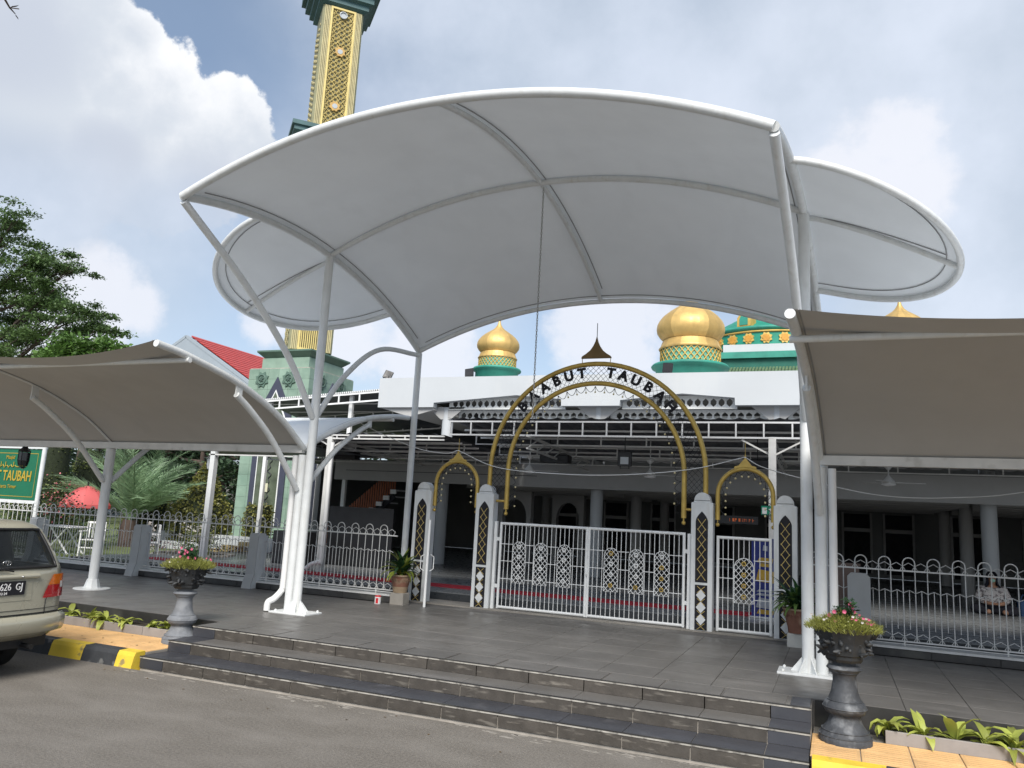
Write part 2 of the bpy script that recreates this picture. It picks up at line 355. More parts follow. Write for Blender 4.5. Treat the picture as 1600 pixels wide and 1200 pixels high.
def copy_tree(o, dx, label=None):
    def cp(s, par):
        c = s.copy(); C.objects.link(c); WL[c.name] = WL[s.name]+Vector(dx); c.parent = par
        for ch in kids.get(s.name, []): cp(ch, c)
        return c
    kids = {}
    for q in list(bpy.data.objects):
        if q.parent: kids.setdefault(q.parent.name, []).append(q)
    c = cp(o, None); c.location = Vector(o.location)+Vector(dx)
    if label: c['label'] = label
    return c
def text(name, s, at, size, mt, parent, ext=.004, rot=(PI/2, 0, 0), off=0., sx=1, align='CENTER'):
    cu = bpy.data.curves.new(name, 'FONT'); cu.body = s; cu.size = size; cu.extrude = ext; cu.align_x = align; cu.align_y = 'CENTER'; cu.offset = off; cu.materials.append(mt)
    cu.resolution_u = 3
    tmp = bpy.data.objects.new('tmp', cu); C.objects.link(tmp); dg = bpy.context.evaluated_depsgraph_get()
    me = bpy.data.meshes.new_from_object(tmp.evaluated_get(dg)); me.name = name; bpy.data.objects.remove(tmp)
    return link(name, me, at, parent, rot, (sx, 1, 1))

# ------------------------------------------------------------------ ground, road, terrace, steps
ROAD = -.405
tag(struct('ground', M().box(-400, 400, -200, 700, -1.2, -.45), groundm))
m = M(); m.box(-80, 60, -40, 7.22, -.46, ROAD); struct('road', m, asphalt)
# worn concrete smears on the asphalt, along the foot of the steps
sm = M()
for k in range(70):
    x = random.choice((-5.6, -4.9, -2.6, -1.3, -6.8))+random.gauss(0, .45); y = 7.20-abs(random.gauss(0, .09)); a = random.uniform(-.25, .25); ln = random.uniform(.01, .10)
    wd = random.uniform(.004, .022); n = 9; P = []
    for i in range(n):
        t = 2*PI*i/n; rr = random.uniform(.5, 1.2); P.append((x+math.cos(t)*ln*rr, y+math.sin(t)*wd*rr+math.cos(t)*ln*a*.3))
    sm.prism(P, ROAD+.0005, ROAD+.003, 'z')
for k in range(0):
    x = random.uniform(-6, -1.2); y = random.uniform(5.6, 6.9); a = random.uniform(-.5, .7)
    sm.bar((x, y, ROAD+.0015), (x+math.cos(a)*.2, y+math.sin(a)*.2, ROAD+.0015), .008, .003, (0, 0, 1))
tag(obj('mortar_smear', sm, mat('mortar', (.27, .25, .22), .9, var=.3, scale=14), None), kind='stuff', label='pale mortar smears and scratches on the asphalt below the steps', cat='stain')
SX0, SX1 = -7.67, -.22
ter = struct('terrace', M().box(-24, 9, 8.575, 13.4, -.44, -.012).box(SX0, SX1, 8.14, 8.575, -.44, -.012), mat('floor_grout', (.115, .11, .104), .9, var=.2, scale=2, col2=(.24, .23, .21), scale2=.9, thr=(.52, .68), amt2=.7))
def tile_mesh(w_, d_, h, gap=.0028):
    return M().bbox(-w_/2+gap, w_/2-gap, -d_/2+gap, d_/2-gap, 0, h, .003)
tm = make(tile_mesh(.6, .6, .011), 'floor_tile', tile_dark)
for i in range(38):
    for j in range(6):
        x = -18.3+.6*i
        if x < 4.3: link('floor_tile', tm, (x+.0, 8.885+.6*j+.003, -.0115), ter)
tb = make(M().box(-.598, .598, -.298, .298, 0, .0105), 'wide_floor_tile', tile_dark)
fr = make(tile_mesh(.58, .44, .011), 'front_floor_tile', tile_dark)
for i in range(12): link('front_floor_tile', fr, (SX0+.33+.6*i, 8.36, -.0115), ter)
eb = make(tile_mesh(.18, .44, .011), 'border_tile', tile_blue)
link('border_tile', eb, (SX1-.10, 8.36, -.0115), ter)
struct('terrace_kerb', M().box(-24, SX0-.02, 8.555, 8.572, -.44, -.002).box(SX1+.02, 9, 8.555, 8.572, -.44, -.002), plinth_black)
steps = link('steps', None, (-3.9, 7.7, ROAD)); steps['kind'] = 'structure'
core = M()
for y0, z1 in ((7.33, -.27), (7.74, -.135), (8.13, -.014)): core.box(SX0+.005, SX1-.005, y0+.012, 8.14, ROAD-.05, z1-.012)
obj('step_core', core, grout, steps)
rt = make(M().bbox(-.2955, .2955, -.006, .006, .002, .120, .002), 'riser_tile', riser_m); rtb = make(M().bbox(-.177, .177, -.006, .006, .002, .120, .002), 'end_riser_tile', tile_blue)
t1 = make(tile_mesh(.6, .40, .011), 'tread_tile', tile_blue); t2 = make(tile_mesh(.6, .40, .011), 'tread_tile', tile_dark); tb2 = make(tile_mesh(.36, .40, .011), 'end_tread_tile', tile_blue)
for k, (y0, z0, z1) in enumerate(((7.33, ROAD, -.27), (7.74, -.27, -.135), (8.13, -.135, 0))):
    xs = SX0+.36
    link('end_riser_tile', rtb, (SX0+.18, y0+.003, z0), steps); link('end_riser_tile', rtb, (SX1-.18, y0+.003, z0), steps)
    if k < 2:
        link('end_tread_tile', tb2, (SX0+.18, y0+.21, z1-.0115), steps); link('end_tread_tile', tb2, (SX1-.18, y0+.21, z1-.0115), steps)
    n = 11; st = (SX1-.36-xs)/n
    for i in range(n):
        o = link('riser_tile', rt, (xs+st*(i+.5), y0+.003, z0), steps, scale=(st/.6, 1, 1))
        if k < 2: link('tread_tile', t1 if k == 0 else t2, (xs+st*(i+.5), y0+.21, z1-.0115), steps, scale=(st/.6, 1, 1))
    obj('nosing', M().box(SX0, SX1, y0-.008, y0-.003, z1-.024, z1-.009), nosing_m, steps)
    obj('nosing_tile_edge', M().box(SX0, SX1, y0-.010, y0+.006, z1-.0088, z1+.0012), plinth_black, steps)

# sidewalks, kerbs and planting strips either side of the steps
SW = -.235
sw = struct('sidewalk', M().box(-24, SX0-.01, 7.42, 8.54, -.45, SW-.012).box(SX1+.01, 9, 7.42, 8.54, -.45, SW-.012), conc)
pm = M().bbox(-.196, .196, -.196, .196, 0, .0115, .004)
for q in range(6):
    y = -.16+.064*q; pm.box(-.17, .17, y-.008, y+.008, .0115, .0145)
pv = make(pm, 'paver', paver_m)
for X0, X1 in ((-14.4, SX0-.2), (SX1+.2, 4.4)):
    x = X0
    while x <= X1+1e-6:
        for j in range(2): link('paver', pv, (x if X0 > -5 else SX0-.22-(x-X0), 7.62+.4*j, SW-.0118), sw)
        x += .4
kb = link('kerb', None, (-3.9, 7.3, ROAD)); kb['kind'] = 'structure'
def kerb_mesh(w_): return M().prism([(0, 0), (.03, .13), (.055, .175), (.19, .18), (.19, -.04), (0, -.04)], -w_/2, w_/2, 'x')
km_y = make(kerb_mesh(.555), 'kerb_block', kerb_y); km_k = make(kerb_mesh(.555), 'kerb_block', kerb_k)
x = SX0-.20; k = 0
link('kerb_block', make(kerb_mesh(.27), 'kerb_block', kerb_y), (SX0-.15, 7.22, ROAD), kb)
x = SX0-.57
while x > -16: link('kerb_block', km_k if k % 2 == 0 else km_y, (x, 7.22, ROAD), kb); x -= .56; k += 1
x = SX1+.3; k = 1
while x < 5: link('kerb_block', km_k if k % 2 == 0 else km_y, (x, 7.22, ROAD), kb); x += .56; k += 1
for (xa, xb) in ((-14.5, SX0-.12), (SX1+.62, 4.6)):
    st_ = struct('planting_strip', M().box(xa, xb, 8.245, 8.545, -.3, -.14), soil)
    x = xa
    while x < xb-.1:
        e = min(x+.98, xb); obj('edging_board', M().bbox(x, e-.008, 8.215, 8.243, SW, -.125, .004), edging_m, st_); x += .98
def bed_plant(x, y, n, lab, grp, s=1.12):
    g = M(); s *= random.uniform(.75, 1.3); n = int(n*random.uniform(.7, 1.3)); dr = random.uniform(-.3, 1.2)
    for i in range(n): g.strap((x+random.uniform(-.03, .03), y+random.uniform(-.03, .03), -.14), random.uniform(0, 2*PI), random.uniform(.13, .27)*s, random.uniform(.05, .085)*s, random.uniform(10, 78), random.uniform(1.0, 2.4)+dr)
    tag(obj('leafy_plant', g, leaf_lime), lab, 'plant', grp)
gl = 'lime leafy plants in the kerbside beds'
LP = [(-10.75, 'lime plant at the car end of the left bed'), (-10.2, 'upright lime plant second from the car in the left bed'), (-9.75, 'lime plant left of the centre of the left bed'), (-9.45, 'broad lime plant in the centre of the left bed, leaning over the board'), (-9.05, 'lime plant just right of centre in the left bed'), (-8.6, 'sprawling lime plant in the left bed, third from the grey urn'), (-8.35, 'small lime plant in the left bed, second from the grey urn'), (-8.12, 'lime plant in the left bed touching the grey urn')]
for x, l_ in LP: bed_plant(x, 8.36+random.uniform(-.05, .05), 15, l_, gl)
RP = [(.42, 'lime plant beside the dark urn, spilling over the paving'), (.72, 'wide leaved lime plant second from the dark urn'), (.98, 'lime plant third from the dark urn in the right bed'), (1.2, 'lime plant fourth from the dark urn in the right bed'), (1.42, 'lime plant fifth from the dark urn in the right bed'), (1.62, 'lime plant at the right edge of the photo in the right bed'), (1.95, 'lime plant beyond the right edge bed corner')]
for x, l_ in RP[:6]: bed_plant(x, 8.34+random.uniform(-.05, .05), 14, l_, gl)
lt_ = M()
for i in range(34):
    if i % 2: p_ = (random.uniform(-10.5, -7.8), random.uniform(7.5, 8.2), SW+.004)
    else: p_ = (random.uniform(-9, 2.2), random.uniform(6.3, 7.15), ROAD+.004)
    a_ = random.uniform(0, 2*PI); d_ = Vector((math.cos(a_), math.sin(a_), .12))*random.uniform(.02, .045); e_ = Vector((-math.sin(a_), math.cos(a_), .05))*.012; p_ = Vector(p_)
    lt_.add([p_, p_+d_*.5+e_, p_+d_, p_+d_*.5-e_], [(0, 1, 2, 3)])
tag(obj('dry_leaves', lt_, leafmat('dry_leaf', (.16, .10, .04), .4)), 'few small dry leaves lying on the paving and the road edge', 'leaves', kind='stuff')
# ------------------------------------------------------------------ main canopy
XL, XR = -7.5, -.3
def arc_pts(n=28, which='m'):
    pts = []
    for i in range(n+1):
        u = i/n; pts.append(canopy(u, {'f': -1, 'm': 0, 'b': 1}[which]))
    return pts
def edge_z(t): return 5.6-.32*t-.59*t*t
def canopy(u, t, sag=0.):
    f = 1-abs(2*u-1)**2.1; amp = .79+.02*t+.04*(1-t*t)
    return Vector((XL+(XR-XL)*u+.15*t*u, 10+3.1*t, edge_z(t)+amp*f-sag+(.12*t*u if t < 0 else 0)))
cp = thing('entrance_canopy', (-3.9, 10, 0), 'large white vaulted membrane canopy on two tall columns over the gate terrace', 'canopy')
rows = []
nu, nv = 64, 48
for j in range(nv+1):
    t = -1+2*j/nv; row = []
    for i in range(nu+1):
        u = i/nu
        sg = .10*(math.sin(PI*abs(t))**2)*(math.sin(PI*(2*u % 1))**2) - .05
        tt = t*(1.0)
        row.append(canopy(u, tt, sg))
    rows.append(row)
obj('membrane', M().grid(rows), fab_white, cp)
for wch, rr in (('f', .053), ('m', .043), ('b', .045)): obj('arch_tube', M().tube(arc_pts(36, wch), rr, 12), white_steel, cp)
for u in (0, 1): obj('edge_tube', M().tube([canopy(u, -1+2*i/24) for i in range(25)], .05, 12), white_steel, cp)
obj('spine_tube', M().tube([canopy(.5, -1+2*i/24) for i in range(25)], .037, 10), white_steel, cp)
seam_shade_m = mat('seam_shadow', (.27, .275, .28), .8, var=.1)  # thin dark tubes imitate the seam and gap shadow lines beside the steel
def seam_shade(pts): obj('seam_shade', M().tube(pts, .008, 5), seam_shade_m, cp)
seam_shade([canopy(i/40, .028, -.036) for i in range(1, 40)]); seam_shade([canopy(i/40, -.965, -.036) for i in range(1, 40)]); seam_shade([canopy(i/40, .972, -.036) for i in range(1, 40)])
seam_shade([canopy(.512, -1+2*i/24, -.036) for i in range(1, 24)]); seam_shade([canopy(.014, -1+2*i/24, -.036) for i in range(1, 24)]); seam_shade([canopy(.986, -1+2*i/24, -.036) for i in range(1, 24)])
def wing(xe, sgn):
    R1, R2, y0 = 1.72, 1.85, 10.12
    rows = []; rim = []
    for i in range(13):
        r = i/12; row = []
        for j in range(37):
            th = -PI/2+PI*j/36; c, s_ = math.cos(th), math.sin(th)
            y = y0+R2*r*s_; q = r*c
            z = edge_z((y-10)/3.1)-.80*q**1.25+.05*math.sin(PI*q)*0+.02
            row.append(Vector((xe+sgn*R1*q+(.0484*(y-10) if sgn > 0 else 0), y, z+(.04*(y-10)*(1-q) if sgn > 0 and y < 10 else 0))))
        rows.append(row)
    rim = [p.copy() for p in rows[-1]]
    obj('wing_membrane', M().grid(rows), fab_white, cp)
    obj('wing_rim', M().tube([p-Vector((0, 0, .03)) for p in rim], .042, 10), white_steel, cp)
    obj('seam_shade', M().tube([rows[11][j]-Vector((0, 0, .012)) for j in range(37)], .007, 5), seam_shade_m, cp); obj('seam_shade', M().tube([rows[i][17]-Vector((0, 0, .012)) for i in range(1, 12)], .007, 5), seam_shade_m, cp)  # same painted shadow lines inside the rim and along the rib
    obj('wing_rib', M().tube([rows[i][18]-Vector((0, 0, .03)) for i in range(13)], .035, 8), white_steel, cp)
wing(XL, -1); wing(XR, 1)
def curve_pts(ctrl, n=14):                  # Catmull-Rom through control points
    ctrl = [Vector(c) for c in ctrl]; P = [ctrl[0]*2-ctrl[1]]+ctrl+[ctrl[-1]*2-ctrl[-2]]; o = []
    for i in range(1, len(P)-2):
        for k in range(n):
            t = k/n; a, b, c, d = P[i-1:i+3]
            o.append(.5*((2*b)+(c-a)*t+(2*a-5*b+4*c-d)*t*t+(3*b-a-3*c+d)*t**3))
    o.append(ctrl[-1]); return o
for X in (XL, XR):
    col = obj('column', M().tube([(X, 10, 0), (X, 10, 5.58)], .068, 16), white_steel, cp)
    k_ = 1 if X == XR else 0
    obj('strut', M().tube(curve_pts([(X, 9.95, 2.95), (X-.03*k_, 9.25, 3.75), (X-.08*k_, 8.2, 4.55-.05*k_), (X-.15*k_, 6.93, 5.28-.12*k_)], 8), .05, 12), white_steel, cp)
    obj('strut', M().tube(curve_pts([(X, 10.02, 2.95), (X, 10.7, 3.75), (X+.08*k_, 11.7, 4.42), (X+.15*k_, 13.1, 4.62)], 8), .045, 12), white_steel, cp)
    obj('back_column', M().tube([(X+.15*k_, 13.12, 0), (X+.15*k_, 13.12, 4.66)], .062, 14), white_steel, cp)
    s_ = 1 if X == XR else 1
    bp = obj('base_plate', M().bbox(X-.33, X+.33, 9.78, 10.2, 0, .022, .004), white_steel, cp)
    g = M()
    for a in range(6):
        an = a*PI/3; d = Vector((math.cos(an), math.sin(an), 0)); pr_ = Vector((X, 10, 0))
        n_ = Vector((-d.y, d.x, 0))*.005
        q = [pr_+d*.06+Vector((0,0,.022)), pr_+d*.19+Vector((0,0,.022)), pr_+d*.17+Vector((0,0,.05)), pr_+d*.06+Vector((0,0,.19))]
        g.add([v-n_ for v in q]+[v+n_ for v in q], [(0,1,2,3),(7,6,5,4),(0,4,5,1),(1,5,6,2),(2,6,7,3),(3,7,4,0)])
    for sx in (-.27, .27):
        for sy in (-.13, .17): g.lathe([(.018, 0), (.018, .02), (.001, .026)], (X+sx, 10+sy, .022), 6)
    obj('gusset', g, white_steel, bp)
# chain
ch = M()
z = 6.33; k = 0
while z > 2.95:
    pts = []
    for i in range(8):
        a = 2*PI*i/8; w_ = .011*math.cos(a); h_ = .026*math.sin(a)
        pts.append((-3.85+(w_ if k % 2 else 0), 10+(0 if k % 2 else w_), z+h_))
    ch.tube(pts, .0048, 5, closed=True); z -= .04; k += 1
tag(obj('hanging_chain', ch, mat('galvanised', (.35, .35, .34), .45, metal=.6)), 'long steel chain hanging from the centre of the white canopy', 'chain')

# ------------------------------------------------------------------ lower walkway canopies
PROF = [(0.0, 2.47), (-.62, 2.86), (-1.5, 3.20), (-2.5, 3.40), (-3.07, 3.46)]
PROFB = [(0.0, 2.47), (.66, 2.80), (1.62, 3.15), (2.5, 3.32), (3.15, 3.38)]
def prof_at(pr_, k):
    c = curve_pts([(0, y, z) for y, z in pr_], 10); i = k*(len(c)-1); a = int(i); b = min(a+1, len(c)-1); return c[a].lerp(c[b], i-a)
SK = [0]
def skx(y): return SK[0]*(y-10)
def low_canopy(xs, lab, ends, pipe_side):
    t = thing('walkway_canopy', (xs[0], 10, 0), lab, 'canopy', 'low butterfly canopies along the terrace')
    lo, hi = min(xs), max(xs)
    for b in range(len(xs)-1):
        xa, xb = xs[b], xs[b+1]
        for pr_, sgn in ((PROF, -1), (PROFB, 1)):
            rows = []
            for j in range(25):
                k = j/24; row = []
                for i in range(25):
                    u = i/24; bow = 4*u*(1-u)
                    kk = k*(1-.075*bow); p = prof_at(pr_, kk)
                    z = p.z-.13*bow*math.sin(PI*min(1, k*.62))*1.0+.045
                    row.append(Vector((xa+(xb-xa)*u+skx(10+p.y), 10+p.y, z)))
                rows.append(row)
            obj('membrane', M().grid(rows), fab_beige if sgn < 0 else fab_white, t)
    for X in xs:
        inner = X not in (xs[0],)
        for pr_, sgn in ((PROF, -1), (PROFB, 1)):
            c = [Vector((X+skx(10+prof_at(pr_, k/20).y), 10+prof_at(pr_, k/20).y, prof_at(pr_, k/20).z+(.03 if inner else 0))) for k in range(21)]
            obj('rib_tube', M().tube(c, .047 if not inner else .022, 12), white_steel, t)
            sx_ = (-.07 if X < -5 else .07) if not inner else .03
            obj('seam_shade', M().tube([(c[k].x+sx_, c[k].y, prof_at(pr_, k/20).z+.035) for k in range(21)], .007, 5), seam_shade_m, t)  # dark tube painting the seam and shadow line along each rib
            y1 = -1.6 if sgn < 0 else 1.75
            a = M().tube(curve_pts([(X+skx(10+v), 10+v, z_) for v, z_ in ((sgn*.08, 1.83), (y1*.45, 2.48), (y1*.78, 2.86), (y1, 3.06))], 6), .045, 12)
            am = obj('arm', a, white_steel, t)
            obj('bracket', M().box(X+skx(10+y1)-.012, X+skx(10+y1)+.012, 10+y1-.02, 10+y1+.10, 3.03, prof_at(pr_, .52).z+.02), white_steel, am)
    for pr_, yk in ((PROF, .77), (PROFB, .75)):
        p = prof_at(pr_, yk); obj('purlin', M().tube([(lo-.06+skx(10+p.y), 10+p.y, p.z-.06), (hi+.06, 10+p.y, p.z-.06)], .035, 10), white_steel, t)
    obj('valley_beam', M().box(lo, hi, 9.95, 10.05, 2.40, 2.512), grey_bar, t)
    for X in xs[1:]:
        if X > -13 and X < 5:
            obj('post', M().tube([(X, 10.0, 0), (X, 10.0, 2.395)], .078, 16), white_steel, t)
            obj('foot', M().lathe([(.155, .012), (.13, .03), (.09, .16), (.078, .17)], (X, 10.0, 0), 8, smooth=False), white_steel, t)
            obj('foot_plate', M().lathe([(.29, 0), (.29, .012)], (X, 10.0, 0), 20), white_steel, t)
    X = xs[0]; s = pipe_side
    obj('post', M().tube([(X, 10.0, 0), (X, 10.0, 2.37)], .066, 14), white_steel, t)
    px = X+s*.135
    obj('downpipe', M().tube(curve_pts([(px, 10.0, 2.36), (px, 10.0, 1.2), (px, 10, .40), (px, 9.97, .30), (px+s*.06, 9.90, .19), (px+s*.12, 9.84, .13), (px+s*.125, 9.83, .012)], 6), .048, 12), white_p, t)
    return t
low_canopy([-7.645, -11.76, -15.9], 'left low walkway canopy with grey beige underside, nearest the parked car', 0, -1)
SK[0] = .058
low_canopy([-.15, 3.9, 8.0], 'right low walkway canopy with grey beige underside beside the right column', 0, 1)

# ------------------------------------------------------------------ gate pillars, arches, gates
GY = 12.74
def arch_outline(xc, hw, z0, zs, zt, n=7):                 # pointed arch outline
    pts = [(xc-hw, z0), (xc+hw, z0), (xc+hw, zs)]
    for i in range(1, n): a = i/n; pts.append((xc+hw*(1-a**1.75), zs+(zt-zs)*a))
    pts.append((xc, zt))
    for i in range(n-1, 0, -1): a = i/n; pts.append((xc-hw*(1-a**1.75), zs+(zt-zs)*a))
    pts.append((xc-hw, zs)); return pts
def pillar(xc, lab):
    t = thing('gate_pillar', (xc, GY+.11, 0), lab, 'pillar', 'white pillars of the entrance gate')
    h = 1.98
    obj('shaft', M().bbox(xc-.17, xc+.17, GY, GY+.22, 0, h, .008), white_steel, t)
    cap = [(xc-.135, h)]+[(xc-.125*math.cos(PI*i/14), h+.035+.125*math.sin(PI*i/14)) for i in range(15)]+[(xc+.135, h)]
    cp_ = obj('cap', M().prism(cap, GY+.02, GY+.20), white_steel, t)
    obj('cap_groove', M().box(xc-.12, xc+.12, GY+.014, GY+.019, h+.03, h+.036), black_wire, cp_)
    for nm, z0, z1 in (('arch_panel', .74, 1.84), ('foot_panel', .02, .70)):
        if nm == 'arch_panel': pn = obj(nm, M().prism(arch_outline(xc, .095, z0, z1-.16, z1), GY-.008, GY-.001), black_m, t)
        else: pn = obj(nm, M().box(xc-.095, xc+.095, GY-.008, GY-.001, z0, z1), black_m, t)
        x_ = M()
        if nm == 'arch_panel':
            for i in range(6):
                zc = z0+.12+.155*i; hw = .065; hh = .088
                for s in (-1, 1): x_.bar((xc-hw*s, GY-.013-.002*s, zc-hh), (xc+hw*s, GY-.013-.002*s, zc+hh), .009, .004)
        else:
            for i in range(4):
                zc = z0+.055+.185*i
                for s in (-1, 1): x_.bar((xc-.06*s, GY-.013-.002*s, zc-.05), (xc+.06*s, GY-.013-.002*s, zc+.05), .008, .004)
        obj('gold_cross', x_, lattice_gold, pn)
        if nm == 'foot_panel':
            dm = make(M().prism([(0, -.088), (.075, 0), (0, .088), (-.075, 0)], -.004, .004), 'white_diamond', white_steel)
            for i in range(3): link('white_diamond', dm, (xc, GY-.022, z0+.16+.182*i), pn)
    return t
PX = [-6.98, -5.73, -1.94, -.69]
for x, l_ in zip(PX, ('white gate pillar nearest the left fence, behind the terracotta pot', 'white gate pillar between the open side gate and the double gate', 'white gate pillar between the double gate and the closed side gate', 'white gate pillar at the right end, beside the big right column')): pillar(x, l_)

def lattice_clip(m, inside, x0, x1, z0, z1, y, st, wd, sl=1.25, dp=.004):
    n = 90
    for s in (-1, 1):
        c = -4.0
        base_ = z0
        k0 = int((-(x1-x0)*sl)/st)-2; k1 = int((z1-z0)/st)+int((x1-x0)*sl/st)+3
        for k in range(k0, k1):
            b = z0+k*st; seg = []
            for i in range(n+1):
                x = x0+(x1-x0)*i/n; z = b+(sl*(x-x0) if s > 0 else sl*(x1-x))
                if inside(x, z): seg.append((x, z))
                else:
                    if len(seg) > 1: m.bar((seg[0][0], y+.0025*s, seg[0][1]), (seg[-1][0], y+.0025*s, seg[-1][1]), wd, dp)
                    seg = []
            if len(seg) > 1: m.bar((seg[0][0], y+.0025*s, seg[0][1]), (seg[-1][0], y+.0025*s, seg[-1][1]), wd, dp)
def gate_leaf(name, x0, x1, lab, grp, panels, z0=.05, z1=1.47, y=GY+.09, ph=.2, pw=.12, ros=('w',)*4, nb=19):
    t = thing(name, ((x0+x1)/2, y, z0), lab, 'gate', grp)
    f = M(); r = .024
    f.tube([(x0, y, z0), (x1, y, z0), ], r, 8).tube([(x0, y, z1), (x1, y, z1)], r, 8).tube([(x0, y, z0-r), (x0, y, z1+r)], r, 8).tube([(x1, y, z0-r), (x1, y, z1+r)], r, 8)
    obj('frame', f, white_bar, t)
    pz0, pz1 = z0+.42, z1-.30
    def ins(x, z, g=0):
        for c in panels:
            if abs(x-c) <= pw+g:
                top = pz1-pw+math.sqrt(max(0, (pw+g)**2-(x-c)**2))
                if pz0-g <= z <= top: return True
        return False
    bm_full = make(M().tube([(0, 0, 0), (0, 0, z1-z0)], .0065, 6, False), 'bar', white_bar)
    for i in range(1, nb+1):
        x = x0+(x1-x0)*i/(nb+1)
        inp = [c for c in panels if abs(x-c) < pw-.005]
        if inp:
            c = inp[0]; zt = pz1-pw+math.sqrt(pw*pw-(x-c)**2)
            obj('bar', M().tube([(x, y, z0), (x, y, pz0)], .0065, 6, False), white_bar, t); obj('bar', M().tube([(x, y, zt), (x, y, z1)], .0065, 6, False), white_bar, t)
        else: link('bar', bm_full, (x, y, z0), t)
    for zr in (z0+.48, z0+.78, z0+1.07):
        edges = [x0]+sum([[c-pw, c+pw] for c in panels], [])+[x1]
        for i in range(0, len(edges), 2): obj('rail', M().tube([(edges[i], y, zr), (edges[i+1], y, zr)], .0065, 6, False), white_bar, t)
    for c in panels:
        fr_ = M().tube([(c-pw, y, pz0), (c-pw, y, pz1-pw)]+[(c-pw*math.cos(PI*i/12), y, pz1-pw+pw*math.sin(PI*i/12)) for i in range(1, 12)]+[(c+pw, y, pz1-pw), (c+pw, y, pz0)], .006, 6, closed=True)
        lattice_clip(fr_, lambda x, z: abs(x-c) <= pw and pz0 <= z <= pz1-pw+math.sqrt(max(0, pw*pw-(x-c)**2)), c-pw, c+pw, pz0, pz1, y-.004, .092, .0085, 1.15)
        pnl = obj('lattice_panel', fr_, white_bar, t)
        for i, k in enumerate(ros):
            zc = pz0+(pz1-pz0)*(.14+.245*i)
            obj('rosette', M().tube([(c+.030*math.cos(2*PI*a/10), y-.016, zc+.030*math.sin(2*PI*a/10)) for a in range(10)], .010, 6, closed=True).sphere((c, y-.012, zc), .009, 8), gold if (k == 'g' or (k == 'm' and random.random() < .35)) else white_bar, pnl)
    return t
gg = 'white barred gates of the entrance'
L1 = gate_leaf('gate_leaf', -5.42, -3.85, 'left leaf of the closed white double gate, three lattice panels', gg, [-5.06, -4.66, -4.24])
L2 = gate_leaf('gate_leaf', -3.81, -2.23, 'right leaf of the closed white double gate, three lattice panels', gg, [-3.42, -3.0, -2.58], ros=('m',)*4)
gate_leaf('side_gate', -1.70, -.91, 'narrow closed white side gate with one lattice panel of gold rosettes', gg, [-1.305], z1=1.45, pw=.145, ros=('g',)*4, nb=9)
obj('latch', M().box(-3.845, -3.815, GY+.055, GY+.075, .72, .80).sphere((-3.83, GY+.05, .70), .014, 8), white_bar, L1)
for x, z in ((-5.45, 1.2), (-5.45, .4), (-2.2, 1.2), (-2.2, .4)): obj('hinge', M().box(x-.04, x+.04, GY+.08, GY+.10, z-.03, z+.03), white_bar, L1 if x < -4 else L2)
hp = M().box(-5.54, -5.49, GY+.06, GY+.12, 0, 1.50).box(-2.17, -2.12, GY+.06, GY+.12, 0, 1.48)
tag(obj('hinge_post', M().box(-5.54, -5.49, GY+.06, GY+.12, 0, 1.50), white_bar), 'thin white hinge post left of the double gate', 'post', 'hinge posts of the double gate')
tag(obj('hinge_post', M().box(-2.17, -2.12, GY+.06, GY+.12, 0, 1.48), white_bar), 'thin white hinge post right of the double gate', 'post', 'hinge posts of the double gate')
# open side gate, seen almost edge-on
og = gate_leaf('side_gate', -7.16, -6.41, 'narrow white side gate standing open towards the photographer beside the left pillar', gg, [-6.785], y=GY+.05, z1=1.46, pw=.145, ros=('g',)*4, nb=9)
hz = Vector((-6.78, GY, 0)); 
og.rotation_euler = (0, 0, math.radians(-62)); og.location = Vector((-6.62, GY-.33, .03))
hd = M().tube([(-6.47, GY+.0, .62), (-6.50, GY-.06, .66), (-6.50, GY-.06, .86), (-6.47, GY+.0, .90)], .009, 6); obj('handle', hd, white_bar, og)
hd = M().tube([(-6.47, GY+.10, .62), (-6.50, GY+.16, .66), (-6.50, GY+.16, .86), (-6.47, GY+.10, .90)], .009, 6); obj('handle', hd, white_bar, og)

# big arch
ay = GY+.1
t = thing('name_arch', (-3.8, ay, 1.66), 'tall gold double arch with wire mesh and black letters over the double gate', 'arch')
AC = (-3.8, 2.4)
def arch_path(R, zf, xf=None, n=40):
    return [(AC[0]-R, ay, zf)]+[(AC[0]-R*math.cos(PI*i/n), ay, AC[1]+R*math.sin(PI*i/n)) for i in range(n+1)]+[(AC[0]+R, ay, zf)]
obj('outer_tube', M().tube(arch_path(1.9, 1.99), .042, 12), gold, t)
it = obj('inner_tube', M().tube(arch_path(1.555, 1.72), .042, 12), gold, t)
for s in (-1, 1):
    obj('finial_ball', M().sphere((AC[0]+s*1.555, ay, 1.645), .034, 12).tube([(AC[0]+s*1.555, ay, 1.72), (AC[0]+s*1.555, ay, 1.66)], .014, 8), gold, it)
    obj('spacer', M().tube([(AC[0]+s*1.57, ay, 1.86), (AC[0]+s*1.75, ay, 1.86)], .022, 8), gold, it)
mesh_ = M()
def band(a, r):      # a: arc-length coordinate along the band, straight legs then arc
    return (AC[0]-r*math.cos(a), ay, AC[1]+r*math.sin(a))
R0, R1 = 1.59, 1.86; da = .155
n = 58
for k in range(-2, n+2):
    for s in (-1, 1):
        a0 = PI*k/n; pts = []
        for i in range(5):
            r = R0+(R1-R0)*i/4; a = a0+s*da*i/4*1.0
            if -.02 <= a <= PI+.02: pts.append((band(a, r)[0], ay+.004*s, band(a, r)[2]))
        if len(pts) > 1: mesh_.tube(pts, .0038, 4, False)
